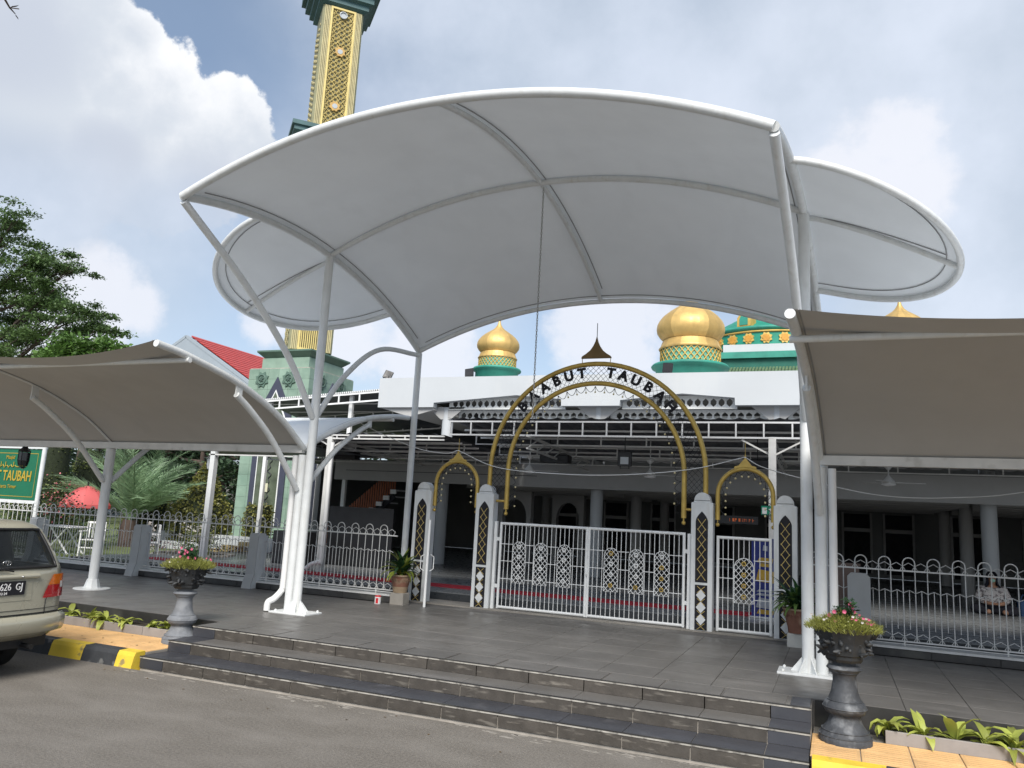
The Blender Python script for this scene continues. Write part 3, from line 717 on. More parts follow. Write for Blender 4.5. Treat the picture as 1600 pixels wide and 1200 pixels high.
for sd_ in (-1, 1):
    for k in range(-3, 9):
        for s in (-1, 1):
            z0 = 2.4-.094*k*1.0; pts = []
            for i in range(5):
                r = R0+(R1-R0)*i/4; z = z0-s*.30*i/4
                if 1.95 <= z <= 2.42: pts.append((AC[0]+sd_*r, ay+.004*s, z))
            if len(pts) > 1: mesh_.tube(pts, .0038, 4, False)
obj('wire_mesh', mesh_, black_wire, t)
sca = M(); beads = []
NS = 34
def inner_pt(k, r):                       # k along legs and arc, 0..1
    L0 = .62; LA = PI*r; T = 2*L0+LA; d = k*T
    if d < L0: return Vector((AC[0]-r, ay, 2.4-L0+d))
    if d > L0+LA: return Vector((AC[0]+r, ay, 2.4-(d-L0-LA)))
    a = (d-L0)/r; return Vector((AC[0]-r*math.cos(a), ay, 2.4+r*math.sin(a)))
for i in range(NS):
    pts = [inner_pt((i+j/8)/NS, 1.505-.10*math.sin(PI*j/8)**.8) for j in range(9)]; sca.tube(pts, .0055, 4, False)
    q = inner_pt(i/NS, 1.40); p = inner_pt(i/NS, 1.505); sca.tube([p, q], .0045, 4, False)
    beads.append(q)
obj('scalloped_wire', sca, black_wire, t)
bmsh = make(M().sphere((0, 0, 0), .0175, 8), 'bead', mat('bead_cream', (.72, .62, .34), .4))
for q in beads: link('bead', bmsh, q, it)
for ch_, a in zip("BAABUTTAUBAH", (139, 130.3, 121.8, 113.7, 105.8, 97.9, 80.6, 73.2, 65.4, 57.3, 49.0, 40.6)):
    a = math.radians(a); r = 1.735
    text('letter', ch_, (AC[0]+r*math.cos(a), ay-.05, AC[1]+r*math.sin(a)), .235, black_m, t, .007, (PI/2, PI/2-a, 0), .012, 1.02)
capm = M()
prof = [(.27, 0), (.255, .035), (.19, .075), (.11, .14), (.055, .22), (.02, .30), (.001, .36)]
capm.prism([(AC[0]-x_, 4.40+z_) for x_, z_ in prof[:-1]]+[(AC[0], 4.78)]+[(AC[0]+x_, 4.40+z_) for x_, z_ in reversed(prof[:-1])], ay-.03, ay+.03)
cpo = obj('crown_plate', capm, mat('brown_gold', (.16, .10, .035), .5, metal=.3), t)
obj('spire', M().tube([(AC[0], ay, 4.75), (AC[0], ay, 5.03)], .007, 6), black_wire, cpo)
for s in (-1, 1): obj('crown_leg', M().tube([(AC[0]+s*.25, ay, 4.30), (AC[0]+s*.26, ay, 4.42)], .007, 6), gold, cpo)
def small_arch(xc, lab):
    t = thing('side_arch', (xc, ay, 1.7), lab, 'arch', 'small gold arches over the side gates')
    R = .42; zc = 2.12
    pth = [(xc-R, ay, 1.72)]+[(xc-R*math.cos(PI*i/20), ay, zc+R*math.sin(PI*i/20)) for i in range(21)]+[(xc+R, ay, 1.72)]
    ot = obj('tube', M().tube(pth, .036, 12), gold, t)
    for s in (-1, 1): obj('finial_ball', M().sphere((xc+s*R, ay, 1.645), .032, 10).tube([(xc+s*R, ay, 1.72), (xc+s*R, ay, 1.66)], .007, 6), gold, t)
    pr_ = [(xc-.17, 0), (xc-.165, .03), (xc-.10, .05), (xc-.06, .10), (xc-.02, .15), (xc, .24), (xc+.02, .15), (xc+.06, .10), (xc+.10, .05), (xc+.165, .03), (xc+.17, 0)]
    obj('crown_plate', M().prism([(a, b+zc+R+.0) for a, b in pr_], ay-.02, ay+.02), gold, t)
    obj('spire', M().tube([(xc, ay, zc+R+.2), (xc, ay, zc+R+.42)], .005, 6), gold, t)
    wv = M(); n = 16; L0 = .36
    def ip(k, r):
        T = 2*L0+PI*r; d = k*T
        if d < L0: return Vector((xc-r, ay, zc-L0+d))
        if d > L0+PI*r: return Vector((xc+r, ay, zc-(d-L0-PI*r)))
        a = (d-L0)/r; return Vector((xc-r*math.cos(a), ay, zc+r*math.sin(a)))
    for i in range(n):
        wv.tube([ip((i+j/8)/n, R-.03-.055*math.sin(PI*j/8)) for j in range(9)], .0055, 4, False)
        p, q = ip((i+.5)/n, R-.085), ip((i+.5)/n, R-.12); wv.tube([p, q], .004, 4, False); link('bead', bmsh, q, ot)
    obj('scalloped_wire', wv, black_wire, t)
small_arch(-6.355, 'small gold arch over the open left side gate'); small_arch(-1.29, 'small gold arch over the closed right side gate')
# threshold under the gates
struct('gate_sill', M().box(-7.2, -.45, 12.69, 13.3, -.0105, .012), conc)

# ------------------------------------------------------------------ fences
def fence(x0, x1, lab, Y=12.35):
    t = thing('fence', ((x0+x1)/2, Y, 0), lab, 'fence', 'white hooped railings either side of the gate')
    pl_ = obj('plinth', M().box(x0, x1, Y-.10, Y+.16, 0, .105), plinth_black, t)
    x = x0
    pb = make(M().bbox(-.395, .395, -.012, 0, .006, .098, .003), 'plinth_slab', plinth_black)
    while x+.4 < x1: link('plinth_slab', pb, (x+.4, Y-.101, 0), pl_); x += .8
    obj('coping', M().box(x0, x1, Y-.115, Y+.17, .107, .135), grey_bar, t)
    for z, h, d in ((1.145, .02, .03), (.20, .018, .028), (.165, .012, .02)): obj('rail', M().box(x0, x1, Y-d/2, Y+d/2, z-h/2, z+h/2), grey_bar, t)
    P = .152; bar = make(M().tube([(0, 0, .20), (0, 0, 1.14)], .0075, 6, False), 'bar', grey_bar)
    sbar = make(M().tube([(0, 0, .36), (0, 0, .885)], .006, 6, False), 'short_bar', grey_bar)
    foot = make(M().tube([(0, 0, .135), (0, 0, .2)], .012, 6, False), 'foot', grey_bar)
    hoop = make(M().tube([(-P/2, 0, 1.15), (-P/2, 0, 1.25)]+[(-P/2*math.cos(PI*i/8), 0, 1.25+P/2*math.sin(PI*i/8)) for i in range(1, 8)]+[(P/2, 0, 1.25), (P/2, 0, 1.15)], .008, 6), 'hoop', grey_bar)
    def zig(z0, r=.006):      # little house shapes
        g = M(); q = P/2
        g.tube([(-q, 0, z0+.055), (0, 0, z0+.10), (q, 0, z0+.055)], r, 4, False)
        g.tube([(-q, 0, z0+.055), (-q*.55, 0, z0)], r, 4, False); g.tube([(q, 0, z0+.055), (q*.55, 0, z0)], r, 4, False); return make(g, 'pentagon_wire', grey_bar)
    zt, zb = zig(1.155), zig(.21)
    chev = make(M().tube([(-P/2, 0, .85), (0, 0, .885), (P/2, 0, .85)], .0065, 4, False), 'chevron_wire', grey_bar)
    n = int((x1-x0)/P); near = (x0 > -1)
    for i in range(n):
        x = x0+P*(i+.5)
        link('bar', bar, (x, Y, 0), t); link('short_bar', sbar, (x+P/2, Y, 0), t)
        if i % 2 == 0: link('hoop', hoop, (x+P/2, Y-.012, 0), t)
        link('pentagon_wire', zt, (x+P/2, Y+.01, 0), t); link('pentagon_wire', zb, (x+P/2, Y+.01, 0), t); link('chevron_wire', chev, (x+P/2, Y-.01, 0), t)
        if i % 8 == 0: link('foot', foot, (x, Y, 0), t)
    return t
fence(-18.6, -7.22, 'long white hooped fence on a black plinth along the garden, left of the gate')
fence(-.42, 4.3, 'white hooped fence on a black plinth at the right, in front of the seated person')
for x, l_ in ((-16.35, 'grey fence pier with rounded top just beyond the car'), (-13.25, 'grey flared fence pier left of the pink flowering urn'), (-10.25, 'grey fence pier behind the big left column'), (.3, 'grey octagonal topped fence pier behind the right urn')):
    p = M(); 
    pr_ = [(12.08, .0), (12.11, .12), (12.16, .26), (12.18, .98), (12.21, 1.02), (12.38, 1.02), (12.40, .98), (12.40, 0)]
    if x > 0: p.prism([(x-.14, .0), (x+.15, .0), (x+.15, 1.03), (x+.10, 1.08), (x-.09, 1.08), (x-.14, 1.03)], 12.1, 12.24)
    else: p.prism(pr_, x-.10, x+.10, 'x')
    fp_ = tag(obj('fence_pier', p, white_steel if x < 0 else pier_m), l_, 'pier', 'grey piers of the fence')
    if x < 0:
        f2 = [(y_-.012, z_) for y_, z_ in pr_[:5]]+[(y_-.001, z_+(.002 if k > 3 else 0)) for k, (y_, z_) in reversed(list(enumerate(pr_[:5])))]
        obj('front_slab', M().prism(f2, x-.105, x+.105, 'x'), pier_m, fp_)
        obj('rear_fin', M().prism([(12.41, 0), (12.56, 0), (12.55, .16), (12.49, .26), (12.48, .40), (12.48, .98), (12.41, .98)], x-.08, x+.08, 'x'), white_steel, fp_)

# ------------------------------------------------------------------ pavilion in front of the prayer hall
FZ = .15
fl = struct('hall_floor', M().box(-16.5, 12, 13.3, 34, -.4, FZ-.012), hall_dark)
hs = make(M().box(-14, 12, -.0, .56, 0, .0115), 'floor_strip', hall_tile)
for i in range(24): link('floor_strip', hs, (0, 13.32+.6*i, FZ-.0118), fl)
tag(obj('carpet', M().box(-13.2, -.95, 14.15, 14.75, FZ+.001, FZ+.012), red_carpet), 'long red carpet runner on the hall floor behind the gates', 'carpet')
pav = thing('pavilion', (-5, 15, FZ), 'white steel pavilion with dark corrugated roof in front of the prayer hall', 'pavilion')
def corrugated(x0, x1, y0, y1, z0, z1, amp=.022, per=.30):
    g = M(); rows = []
    n = int((x1-x0)/per*4)
    for y, z in ((y0, z0), (y1, z1)):
        rows.append([Vector((x0+(x1-x0)*i/n, y, z+amp*(1-(i % 4)*1.0 if i % 4 < 3 else 0)*(1 if i % 4 == 0 else .2))) for i in range(n+1)])
    g.grid(rows, False); g.grid([[p+Vector((0, 0, .004)) for p in r] for r in rows][::-1], False); return g
ribs = lambda x0, x1, y0, y1, z0, z1: None
def roof_part(x0, x1, y0, y1, z0, z1, nm='roof'):
    rf = obj(nm, corrugated(x0, x1, y0, y1, z0+.04, z1+.04, .03, .36), roof_sheet, pav)
    y = y0+.9
    pu = M()
    while y < y1: zz = z0+(z1-z0)*(y-y0)/(y1-y0); pu.box(x0, x1, y-.02, y+.02, zz-.045, zz-.005); y += .9
    obj('purlins', pu, white_bar, pav)['kind'] = 'stuff'
    return rf
roof_part(-7.75, 12, 15, 20.3, 3.58, 3.14); roof_part(-16, -7.8, 15, 20.3, 3.22, 3.08, 'lower_roof')
def ladder(x0, x1, y, zt, zb, st, mtl=white_bar, ch=.033):
    tr = obj('truss', M().box(x0, x1, y-ch/2, y+ch/2, zt-ch, zt).box(x0, x1, y-ch/2, y+ch/2, zb, zb+ch), mtl, pav)
    vm = make(M().box(-.014, .014, -.014, .014, 0, zt-ch-zb-ch), 'truss_strut', mtl); x = x0+.02
    while x <= x1: link('truss_strut', vm, (x, y, zb+ch), tr); x += st
    return tr
ladder(-7.7, 6, 15.02, 3.58, 3.26, .5, mat('truss_white', (.56, .57, .58), .5, var=.1, scale=3))
ladder(-16, -7.8, 15.02, 3.25, 3.14, .6, grey_bar)
for y, zt, zb in ((16.4, 3.43, 3.20), (17.8, 3.31, 3.08), (19.2, 3.20, 2.98)): ladder(-7.7, 6, y, zt, zb, 1.0, grey_bar, .03); ladder(-16, -7.8, y, zt-.22+.07*(y-16.4)/1.4, zb-.22+.07*(y-16.4)/1.4, 1.0, grey_bar, .03)
for x in (-10.75, -5.9, -1.03, 3.8):
    c_ = obj('column', M().box(x-.065, x+.065, 14.98, 15.11, FZ, 3.2 if x < -8 else 3.28), grey_bar, pav)
    for s in (-1, 1): obj('brace', M().bar((x, 15.1+.5*s*0, 2.95), (x+s*.55, 15.05, 3.24), .03), grey_bar, c_)
    xt = obj('cross_beam', M().bar((x, 15.1, 3.28 if x > -8 else 3.12), (x, 19.6, 3.10 if x > -8 else 3.02), .05).bar((x, 15.1, 3.02), (x, 19.6, 2.88), .04), grey_bar, pav)
    for k in range(8): obj('diagonal', M().bar((x, 15.15+.55*k, 3.03-.017*k), (x, 15.15+.55*(k+1), 3.24-.02*k if x > -8 else 3.10-.01*k), .022), grey_bar, xt)
obj('downpipe', M().tube(curve_pts([(-10.6, 14.9, 3.05), (-10.62, 14.9, 2.5), (-10.62, 14.9, .5), (-10.66, 14.86, .38), (-10.85, 14.84, .30), (-10.95, 14.8, .20)], 5), .05, 10), white_p, pav)
# remove the column that would stand in the middle of the view where the photo has none
for o in [q for q in bpy.data.objects if q.name.startswith('column') and q.parent == pav]:
    if abs(WL[o.name].x+5.9) < .2:
        for c_ in [c for c in bpy.data.objects if c.parent == o]: bpy.data.objects.remove(c_)
        bpy.data.objects.remove(o)
# high trussed roof at the left, in front of the tower
hr = thing('side_canopy', (-14.5, 20, FZ), 'high dark trussed steel canopy between the minaret and the white parapet', 'canopy')
def sl(x): return 4.83+(x+17.1)*.064
g = M(); g.add([(-17.2, 20, sl(-17.2)+.05), (-12.6, 20, sl(-12.6)+.05), (-11.0, 30, 3.75), (-18, 30, 3.65)], [(0,1,2,3)]); g.add([(-17.2, 20, sl(-17.2)+.08), (-12.6, 20, sl(-12.6)+.08), (-11.0, 30, 3.78), (-18, 30, 3.68)], [(3,2,1,0)])
obj('roof_sheet', g, roof_sheet, hr)
g = M()
for i in range(60):
    xa = -17.2+4.6*i/60; g.box(xa, xa+.04, 19.98, 20.02, sl(xa)+.04, sl(xa)+.09)
obj('corrugated_edge', g, white_bar, hr)['kind'] = 'stuff'
def incl(y, zo, h, mt=white_bar):
    tr = obj('truss', M().bar((-17.2, y, sl(-17.2)+zo), (-12.65, y, sl(-12.65)+zo), .05).bar((-17.2, y, sl(-17.2)+zo-h), (-12.65, y, sl(-12.65)+zo-h), .05), mt, hr)
    for k in range(7): x = -17.15+.75*k; obj('truss_strut', M().box(x-.02, x+.02, y-.02, y+.02, sl(x)+zo-h, sl(x)+zo), mt, tr)
incl(20.0, 0, .26)
for y in (22, 24, 26, 28): incl(y, -.11*(y-20)-.02, .16, grey_bar)
for k in range(9):
    y = 20.3+k; obj('brace', M().bar((-17.0, y, sl(-17)-.02-.11*(y-20)), (-12.8, y+.9, sl(-12.8)-.04-.11*(y-19.1)), .03), grey_bar, hr)
obj('post', M().box(-13.9, -13.78, 20.2, 20.3, FZ, sl(-13.8)), white_bar, hr); obj('post', M().box(-17.0, -16.88, 20.2, 20.3, FZ, sl(-17)), white_bar, hr)
# roof edge and column at the left, over the lawn side
lc = thing('carport', (-14.2, 15, 0), 'white post and thin dark roof edge standing on the lawn left of the minaret', 'carport')
obj('post', M().box(-14.25, -14.11, 15, 15.13, 0, 2.85), white_steel, lc)
obj('roof_edge', M().box(-16.5, -11.2, 15.0, 15.1, 2.86, 2.93).box(-14.3, -11.2, 15.0, 15.05, 2.70, 2.73), grey_bar, lc)
obj('roof_sheet', M().box(-16.5, -11.2, 15.0, 18.0, 2.94, 2.96), roof_sheet, lc)

# ------------------------------------------------------------------ prayer hall
hall = thing('prayer_hall', (-3, 20, FZ), 'white prayer hall with a deep parapet, round columns and rows of diamond-pierced beams', 'building')
XC = [-10.5, -5.87, -1.28, 3.2, 7.8]
z0p = 5.47
par = [(-12.66, 4.62), (-10.78, 4.62)]
for i in range(4):
    a, b = XC[i], XC[i+1]; mid = (a+b)/2
    sa = a-.27 if i == 0 else a+.66
    if i == 0: par += [(-10.77, 4.75)]
    else: par += [(sa, 4.64), (sa+.01, 4.79)]
    par += [(mid, 4.95), (b-.98, 4.83), (b-.97, 4.64)]
par += [(12, 4.64), (12, z0p), (-12.66, z0p+.04)]
obj('parapet', M().prism(par, 19.9, 20.12), white_wall, hall)
obj('parapet_return', M().box(-12.66, -12.5, 20.13, 27, 4.62, 5.48), white_wall, hall)
obj('soffit', M().box(-12.48, 12, 21.0, 33, 5.2, 5.3), inner_wall, hall)  # set back behind the parapet, front left open to let light onto the beams
obj('under_ledge', M().prism([(-12.6, 4.615), (-10.8, 4.615), (-10.8, 4.55), (-11.6, 4.35)], 20.0, 24.0), inner_wall, hall)
for x in XC:
    c_ = obj('column', M().lathe([(.165, 0), (.165, 4.5)], (x, 20.35, FZ), 20), white_wall, hall)
    obj('capital', M().prism([(x-.16, 4.3), (x+.16, 4.3), (x+.62, 4.66), (x-.62, 4.66)], 20.2, 20.26), inner_wall, c_)
def cast_beam(x0, x1, y, zb, h, dia, hw, mt, st=.2, end=.55):
    g = M(); t_ = .02; n = max(1, int((x1-x0-2*end)/st)); s0 = (x0+x1)/2-n*st/2; H = h/2; zc = zb+H
    g.box(x0, s0, y, y+t_, zb, zb+h); g.box(s0+n*st, x1, y, y+t_, zb, zb+h)
    for i in range(n):
        cx = s0+st*(i+.5)
        L_ = [(-st/2, -H), (-st/2, H), (0, H), (0, dia), (-hw, dia*.35), (-hw, -dia*.35), (0, -dia), (0, -H)]
        g.prism([(cx+a, zc+b) for a, b in L_], y, y+t_); g.prism([(cx-a, zc+b) for a, b in reversed(L_)], y, y+t_)
    g.box(x0, x1, y-.05, y+.07, zb-.015, zb-.001); g.box(x0, x1, y-.05, y+.07, zb+h+.001, zb+h+.015)
    return obj('pierced_beam', g, mt, hall)
for i in range(4):
    a, b = XC[i], XC[i+1]
    cast_beam(a+.66 if i else a+.1, b-.95, 20.2, 4.60, .31, .11, .075, beam_m, .2, .06); cast_beam(a+.25, b-.25, 20.55, 4.32, .27, .10, .075, beam_m, .2, .06)
    for y in (22.2, 24.0): cast_beam(a+.25+.1*(y > 23), b-.25, y, 4.36, .30, .09, .066, beam_m)
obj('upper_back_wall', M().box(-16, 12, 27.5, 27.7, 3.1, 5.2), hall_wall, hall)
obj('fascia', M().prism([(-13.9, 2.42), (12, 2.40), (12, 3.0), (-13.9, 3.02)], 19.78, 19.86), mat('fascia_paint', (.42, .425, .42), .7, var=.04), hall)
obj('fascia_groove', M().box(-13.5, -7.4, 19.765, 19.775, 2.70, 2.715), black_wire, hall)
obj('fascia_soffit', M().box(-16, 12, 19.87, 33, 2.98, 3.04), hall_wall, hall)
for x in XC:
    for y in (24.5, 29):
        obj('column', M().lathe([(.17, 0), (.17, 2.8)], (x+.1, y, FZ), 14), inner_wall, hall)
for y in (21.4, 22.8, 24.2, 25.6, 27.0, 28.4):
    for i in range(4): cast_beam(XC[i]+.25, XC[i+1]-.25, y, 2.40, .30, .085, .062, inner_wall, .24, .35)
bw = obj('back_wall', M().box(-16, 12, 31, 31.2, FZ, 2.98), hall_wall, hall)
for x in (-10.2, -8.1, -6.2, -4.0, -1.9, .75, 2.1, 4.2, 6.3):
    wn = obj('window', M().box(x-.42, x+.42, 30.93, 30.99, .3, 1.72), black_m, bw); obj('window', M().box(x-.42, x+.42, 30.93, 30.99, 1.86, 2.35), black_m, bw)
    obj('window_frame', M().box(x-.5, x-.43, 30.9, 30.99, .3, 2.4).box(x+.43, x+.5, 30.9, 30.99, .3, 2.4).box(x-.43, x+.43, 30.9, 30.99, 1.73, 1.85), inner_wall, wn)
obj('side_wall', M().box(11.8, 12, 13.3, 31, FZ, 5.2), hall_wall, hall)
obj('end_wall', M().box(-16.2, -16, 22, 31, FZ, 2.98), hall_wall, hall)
# arches seen deep in the hall at the left
for k, x in enumerate((-9.3, -8.2)):
    o_ = [(x-.55, FZ), (x-.40, FZ), (x-.40, 1.6)]+[(x-.40*math.cos(PI*i/10), 1.6+.55*math.sin(PI*i/10)) for i in range(11)]+[(x+.40, FZ), (x+.55, FZ), (x+.55, 2.4), (x-.55, 2.4)]
    obj('arch_frame', M().prism(o_, 23.0+k*2, 23.25+k*2), inner_wall, hall)
# stairs
stt = thing('staircase', (-12, 19, FZ), 'brown slatted staircase with white step ends inside the hall at the left', 'staircase')
a = Vector((-14.9, 21.0, .25)); b = Vector((-12.5, 21.0, 2.2))
obj('stringer', M().bar(a-Vector((0, 0, .18)), b-Vector((0, 0, .18)), .16, .05), black_m, stt)
for i in range(30):
    p = a.lerp(b, i/29); obj('slat', M().box(p.x-.026, p.x+.026, 20.98, 21.0, p.z, p.z+.75), orange_p, stt)
for i in range(11):
    p = a.lerp(b, i/10); obj('step', M().box(p.x-.10, p.x+.10, 20.90, 20.96, p.z-.11, p.z+.02).box(p.x-.10, p.x+.10, 21.01, 21.9, p.z-.02, p.z+.02), white_p, stt)
tag(obj('display_board', M().box(-12.0, -10.1, 17.0, 17.06, FZ, 1.62).box(-12.0, -11.9, 16.8, 17.2, FZ, .2).box(-10.2, -10.1, 16.8, 17.2, FZ, .2), darkbox), 'tall black board standing inside the hall left of the open gate', 'board')
tag(obj('cabinet', M().box(-12.9, -11.9, 16.0, 16.4, FZ, .95).box(-12.85, -12.42, 15.97, 15.995, FZ+.05, .9).box(-12.38, -11.95, 15.97, 15.995, FZ+.05, .9), darkbox), 'low black cabinet on the hall floor beside the drainpipe', 'cabinet')
tag(obj('notice_board', M().box(-.35, .35, 13.6, 13.64, .18, 1.12).box(-.37, .37, 13.59, 13.65, 1.12, 1.16), beige_wall), 'brown board behind the right fence, beside the column', 'board')
# banner, LED strip, exit sign, fans, lamps
bn = thing('banner', (-1.1, 14.0, FZ), 'blue roll-up banner with yellow and pale print behind the closed side gate', 'banner')
obj('sheet', M().box(-1.30, -.86, 14.0, 14.012, FZ+.02, 1.43), banner_m, bn)
obj('top_rail', M().box(-1.32, -.66, 13.97, 14.03, 1.42, 1.46), banner_m, bn); obj('stand', M().box(-1.32, -.84, 13.95, 14.1, FZ+.001, FZ+.035), chrome, bn)
for z, w_, h, mt in ((1.30, .04, .05, banner_w), (1.10, .13, .045, banner_y), (1.02, .10, .03, banner_y), (.84, .15, .11, banner_y), (.60, .14, .02, banner_w), (.54, .16, .02, banner_w), (.40, .15, .09, banner_w), (.26, .14, .04, banner_y)):
    obj('print', M().prism([(-1.08-w_, z-h*.8), (-1.08+w_*.9, z-h), (-1.08+w_, z+h*.7), (-1.08-w_*.7, z+h)], 13.985, 13.995), mt, bn)
ls = thing('led_display', (-1.8, 17, 1.72), 'black running-text display with orange dots hanging in the hall', 'display')
obj('case', M().box(-2.4, -1.45, 17, 17.06, 1.70, 1.86), darkbox, ls)
g = M(); random.seed(3)
x = -2.02
while x < -1.52:
    w_ = random.choice((.018, .03, .035)); g.box(x, x+w_*.3, 16.985, 16.995, 1.745, 1.81)
    if w_ > .02: g.box(x+w_*.3, x+w_, 16.985, 16.995, random.choice((1.745, 1.775, 1.798)), 1.81 if w_ > .03 else 1.785)
    x += w_+random.choice((.012, .014, .04))
obj('lit_text', g, led_m, ls)['kind'] = 'stuff'
ex = thing('exit_sign', (-1.14, 14.9, 1.87), 'small green emergency exit sign with white running figure on the pavilion column', 'sign')
obj('panel', M().bbox(-1.22, -.98, 14.9, 14.94, 1.87, 2.03, .005), exit_green, ex)
obj('pictogram', M().box(-1.20, -1.12, 14.89, 14.898, 1.885, 2.0).prism([(-1.08, 1.885), (-1.06, 1.885), (-1.04, 1.93), (-1.01, 1.90), (-1.0, 1.915), (-1.03, 1.95), (-1.03, 1.97), (-1.05, 1.99), (-1.09, 1.97), (-1.08, 1.96), (-1.06, 1.965), (-1.065, 1.93)], 14.89, 14.898), white_p, ex)
def fan(x, y, z, lab):
    t = thing('ceiling_fan', (x, y, z), lab, 'fan', 'ceiling fans under the pavilion roof')
    obj('rod', M().tube([(x, y, z+.10), (x, y, 3.55)], .012, 6), grey_bar, t); obj('canopy_cup', M().lathe([(.03, .28), (.10, .36)], (x, y, z), 10), grey_bar, t)
    obj('motor', M().lathe([(.12, 0), (.13, .03), (.11, .06), (.03, .15), (.015, .17)], (x, y, z), 16), grey_bar, t); obj('hub', M().lathe([(.05, -.04), (.13, -.02), (.13, .0)], (x, y, z), 16), white_p, t)
    for k in range(3):
        a = .2+k*2*PI/3; obj('blade', M().bar((x+.1*math.cos(a), y+.1*math.sin(a), z+.03), (x+.66*math.cos(a), y+.66*math.sin(a), z+.03), .11, .008, (0, 0, 1)), grey_bar, t)
fan(1.0, 17, 2.62, 'ceiling fan above the right fence'); fan(-3.72, 17, 2.62, 'ceiling fan seen through the big arch')
fan(-6.4, 16.6, 2.62, 'ceiling fan seen through the left small arch')
def flood(x, y, z, lab, rot=(0, 0, 0), s=1.):
    t = thing('floodlight', (x, y, z), lab, 'floodlight', 'black floodlights')
    bm_ = M().bbox(-.13*s, .13*s, -.03, .03, .04, .26*s+.04, .01); o = link('case', make(bm_, 'case', darkbox), (x, y, z), t, rot)
    gl_ = link('glass', make(M().box(-.075*s, .075*s, -.038, -.032, .08, .20*s), 'glass', lens_m if s > 1 else darkbox), (x, y, z), o, rot); gl_.location = (0, 0, 0); gl_.rotation_euler = (0, 0, 0)
    obj('bracket', M().box(x-.1, x-.085, y-.01, y+.01, z-.01, z+.1).box(x+.085, x+.1, y-.01, y+.01, z-.01, z+.1).box(x-.1, x+.1, y-.01, y+.01, z-.015, z-.005), darkbox, t); return t
flood(-12.52, 20.0, z0p+.02, 'black floodlight on the left end of the white parapet', (-.35, .3, .3)); flood(-9.72, 20.0, z0p+.02, 'black floodlight on the parapet left of the small gold dome', (-.3, -.15, .1)); flood(-3.98, 19.95, z0p+.0, 'black floodlight on the parapet in front of the big gold dome', (0, .1, 0))
ft = flood(-4.04, 16.0, 2.72, 'square floodlight with pale glass hanging under the pavilion roof', (0, 0, 0), 1.15)
obj('hanger', M().tube([(-4.04, 16.0, 3.04), (-4.04, 16.0, 3.4)], .012, 6), darkbox, ft)
tag(obj('speaker', M().bbox(-6.32, -5.62, 17, 17.3, 2.88, 3.06, .02).tube([(-6.1, 17.1, 3.06), (-6.1, 17.1, 3.5)], .01, 5), darkbox), 'long black speaker box hanging seen through the big arch', 'speaker', 'black speaker boxes under the pavilion roof')
tag(obj('speaker', M().bbox(-12.1, -11.4, 17, 17.3, 2.83, 3.02, .02).tube([(-11.8, 17.1, 3.02), (-11.8, 17.1, 3.4)], .01, 5), darkbox), 'long black speaker box hanging above the staircase', 'speaker', 'black speaker boxes under the pavilion roof')
tag(obj('speaker', M().bbox(-1.6, -1.14, 16.2, 16.5, 2.80, 2.98, .02).tube([(-1.4, 16.3, 2.98), (-1.4, 16.3, 3.5)], .01, 5), darkbox), 'black speaker box hanging right of the right small arch', 'speaker', 'black speaker boxes under the pavilion roof')
def cable(pts, lab):
    tag(obj('cable', M().tube(curve_pts(pts, 8), .0075, 5), white_bar), lab, 'cable', 'white cables slung over the gates')
cable([(-8.7, 12.9, 3.30), (-8.0, 12.85, 3.02), (-7.2, 12.8, 2.76), (-6.6, 12.8, 2.68), (-6.355, 12.8, 2.74)], 'white cable from the left canopy down to the left small arch')
cable([(-6.355, 12.8, 2.74), (-5.49, 12.7, 2.44), (-4.3, 12.7, 2.36), (-3.2, 12.7, 2.38), (-2.12, 12.7, 2.50), (-1.29, 12.8, 2.72)], 'white cable sagging across the big arch between the two small arches')
cable([(-1.29, 12.8, 2.72), (-.94, 12.75, 2.54), (.16, 12.75, 2.27), (.84, 12.75, 2.18), (1.6, 12.75, 2.2), (2.44, 12.75, 2.31), (4.2, 12.75, 2.75)], 'white cable sagging over the right fence')

# seated person behind the right fence
def skin_body(name, verts, edges, mt, parent, lev=2):
    me = bpy.data.meshes.new(name); me.from_pydata([v[0] for v in verts], edges, []); me.materials.append(mt)
    o = link(name, me, WL[parent.name] if parent else (0, 0, 0), parent); me.update()
    s = o.modifiers.new('skin', 'SKIN'); s.use_smooth_shade = True
    for i, v in enumerate(verts): me.skin_vertices[0].data[i].radius = (v[1], v[1] if len(v) < 3 else v[2])
    me.skin_vertices[0].data[0].use_root = True
    u = o.modifiers.new('sub', 'SUBSURF'); u.levels = lev; u.render_levels = lev
    return o
pt = thing('person', (3.02, 19.2, FZ), 'person sitting cross-legged by a round column, in patterned top, pale mask and dark scarf', 'person')
V_ = [((0, 0, .12), .11, .09), ((0, 0, .30), .11, .09), ((0, 0, .48), .12, .08), ((0, .01, .58), .05, .05), ((0, -.02, .68), .08, .09), ((0, -.02, .79), .07, .08),
      ((.19, 0, .50), .06), ((.27, -.05, .30), .05), ((.14, -.24, .22), .04), ((.02, -.29, .21), .035),
      ((-.19, 0, .50), .06), ((-.27, -.05, .30), .05), ((-.14, -.24, .22), .04), ((-.02, -.31, .22), .035),
      ((.16, -.05, .10), .10), ((.40, -.22, .10), .075), ((.10, -.38, .06), .05), ((-.16, -.05, .10), .10), ((-.40, -.22, .10), .075), ((-.10, -.42, .06), .05)]
E_ = [(0,1),(1,2),(2,3),(3,4),(4,5),(2,6),(6,7),(7,8),(8,9),(2,10),(10,11),(11,12),(12,13),(0,14),(14,15),(15,16),(0,17),(17,18),(18,19)]
body = skin_body('body', V_, E_, skin, pt)
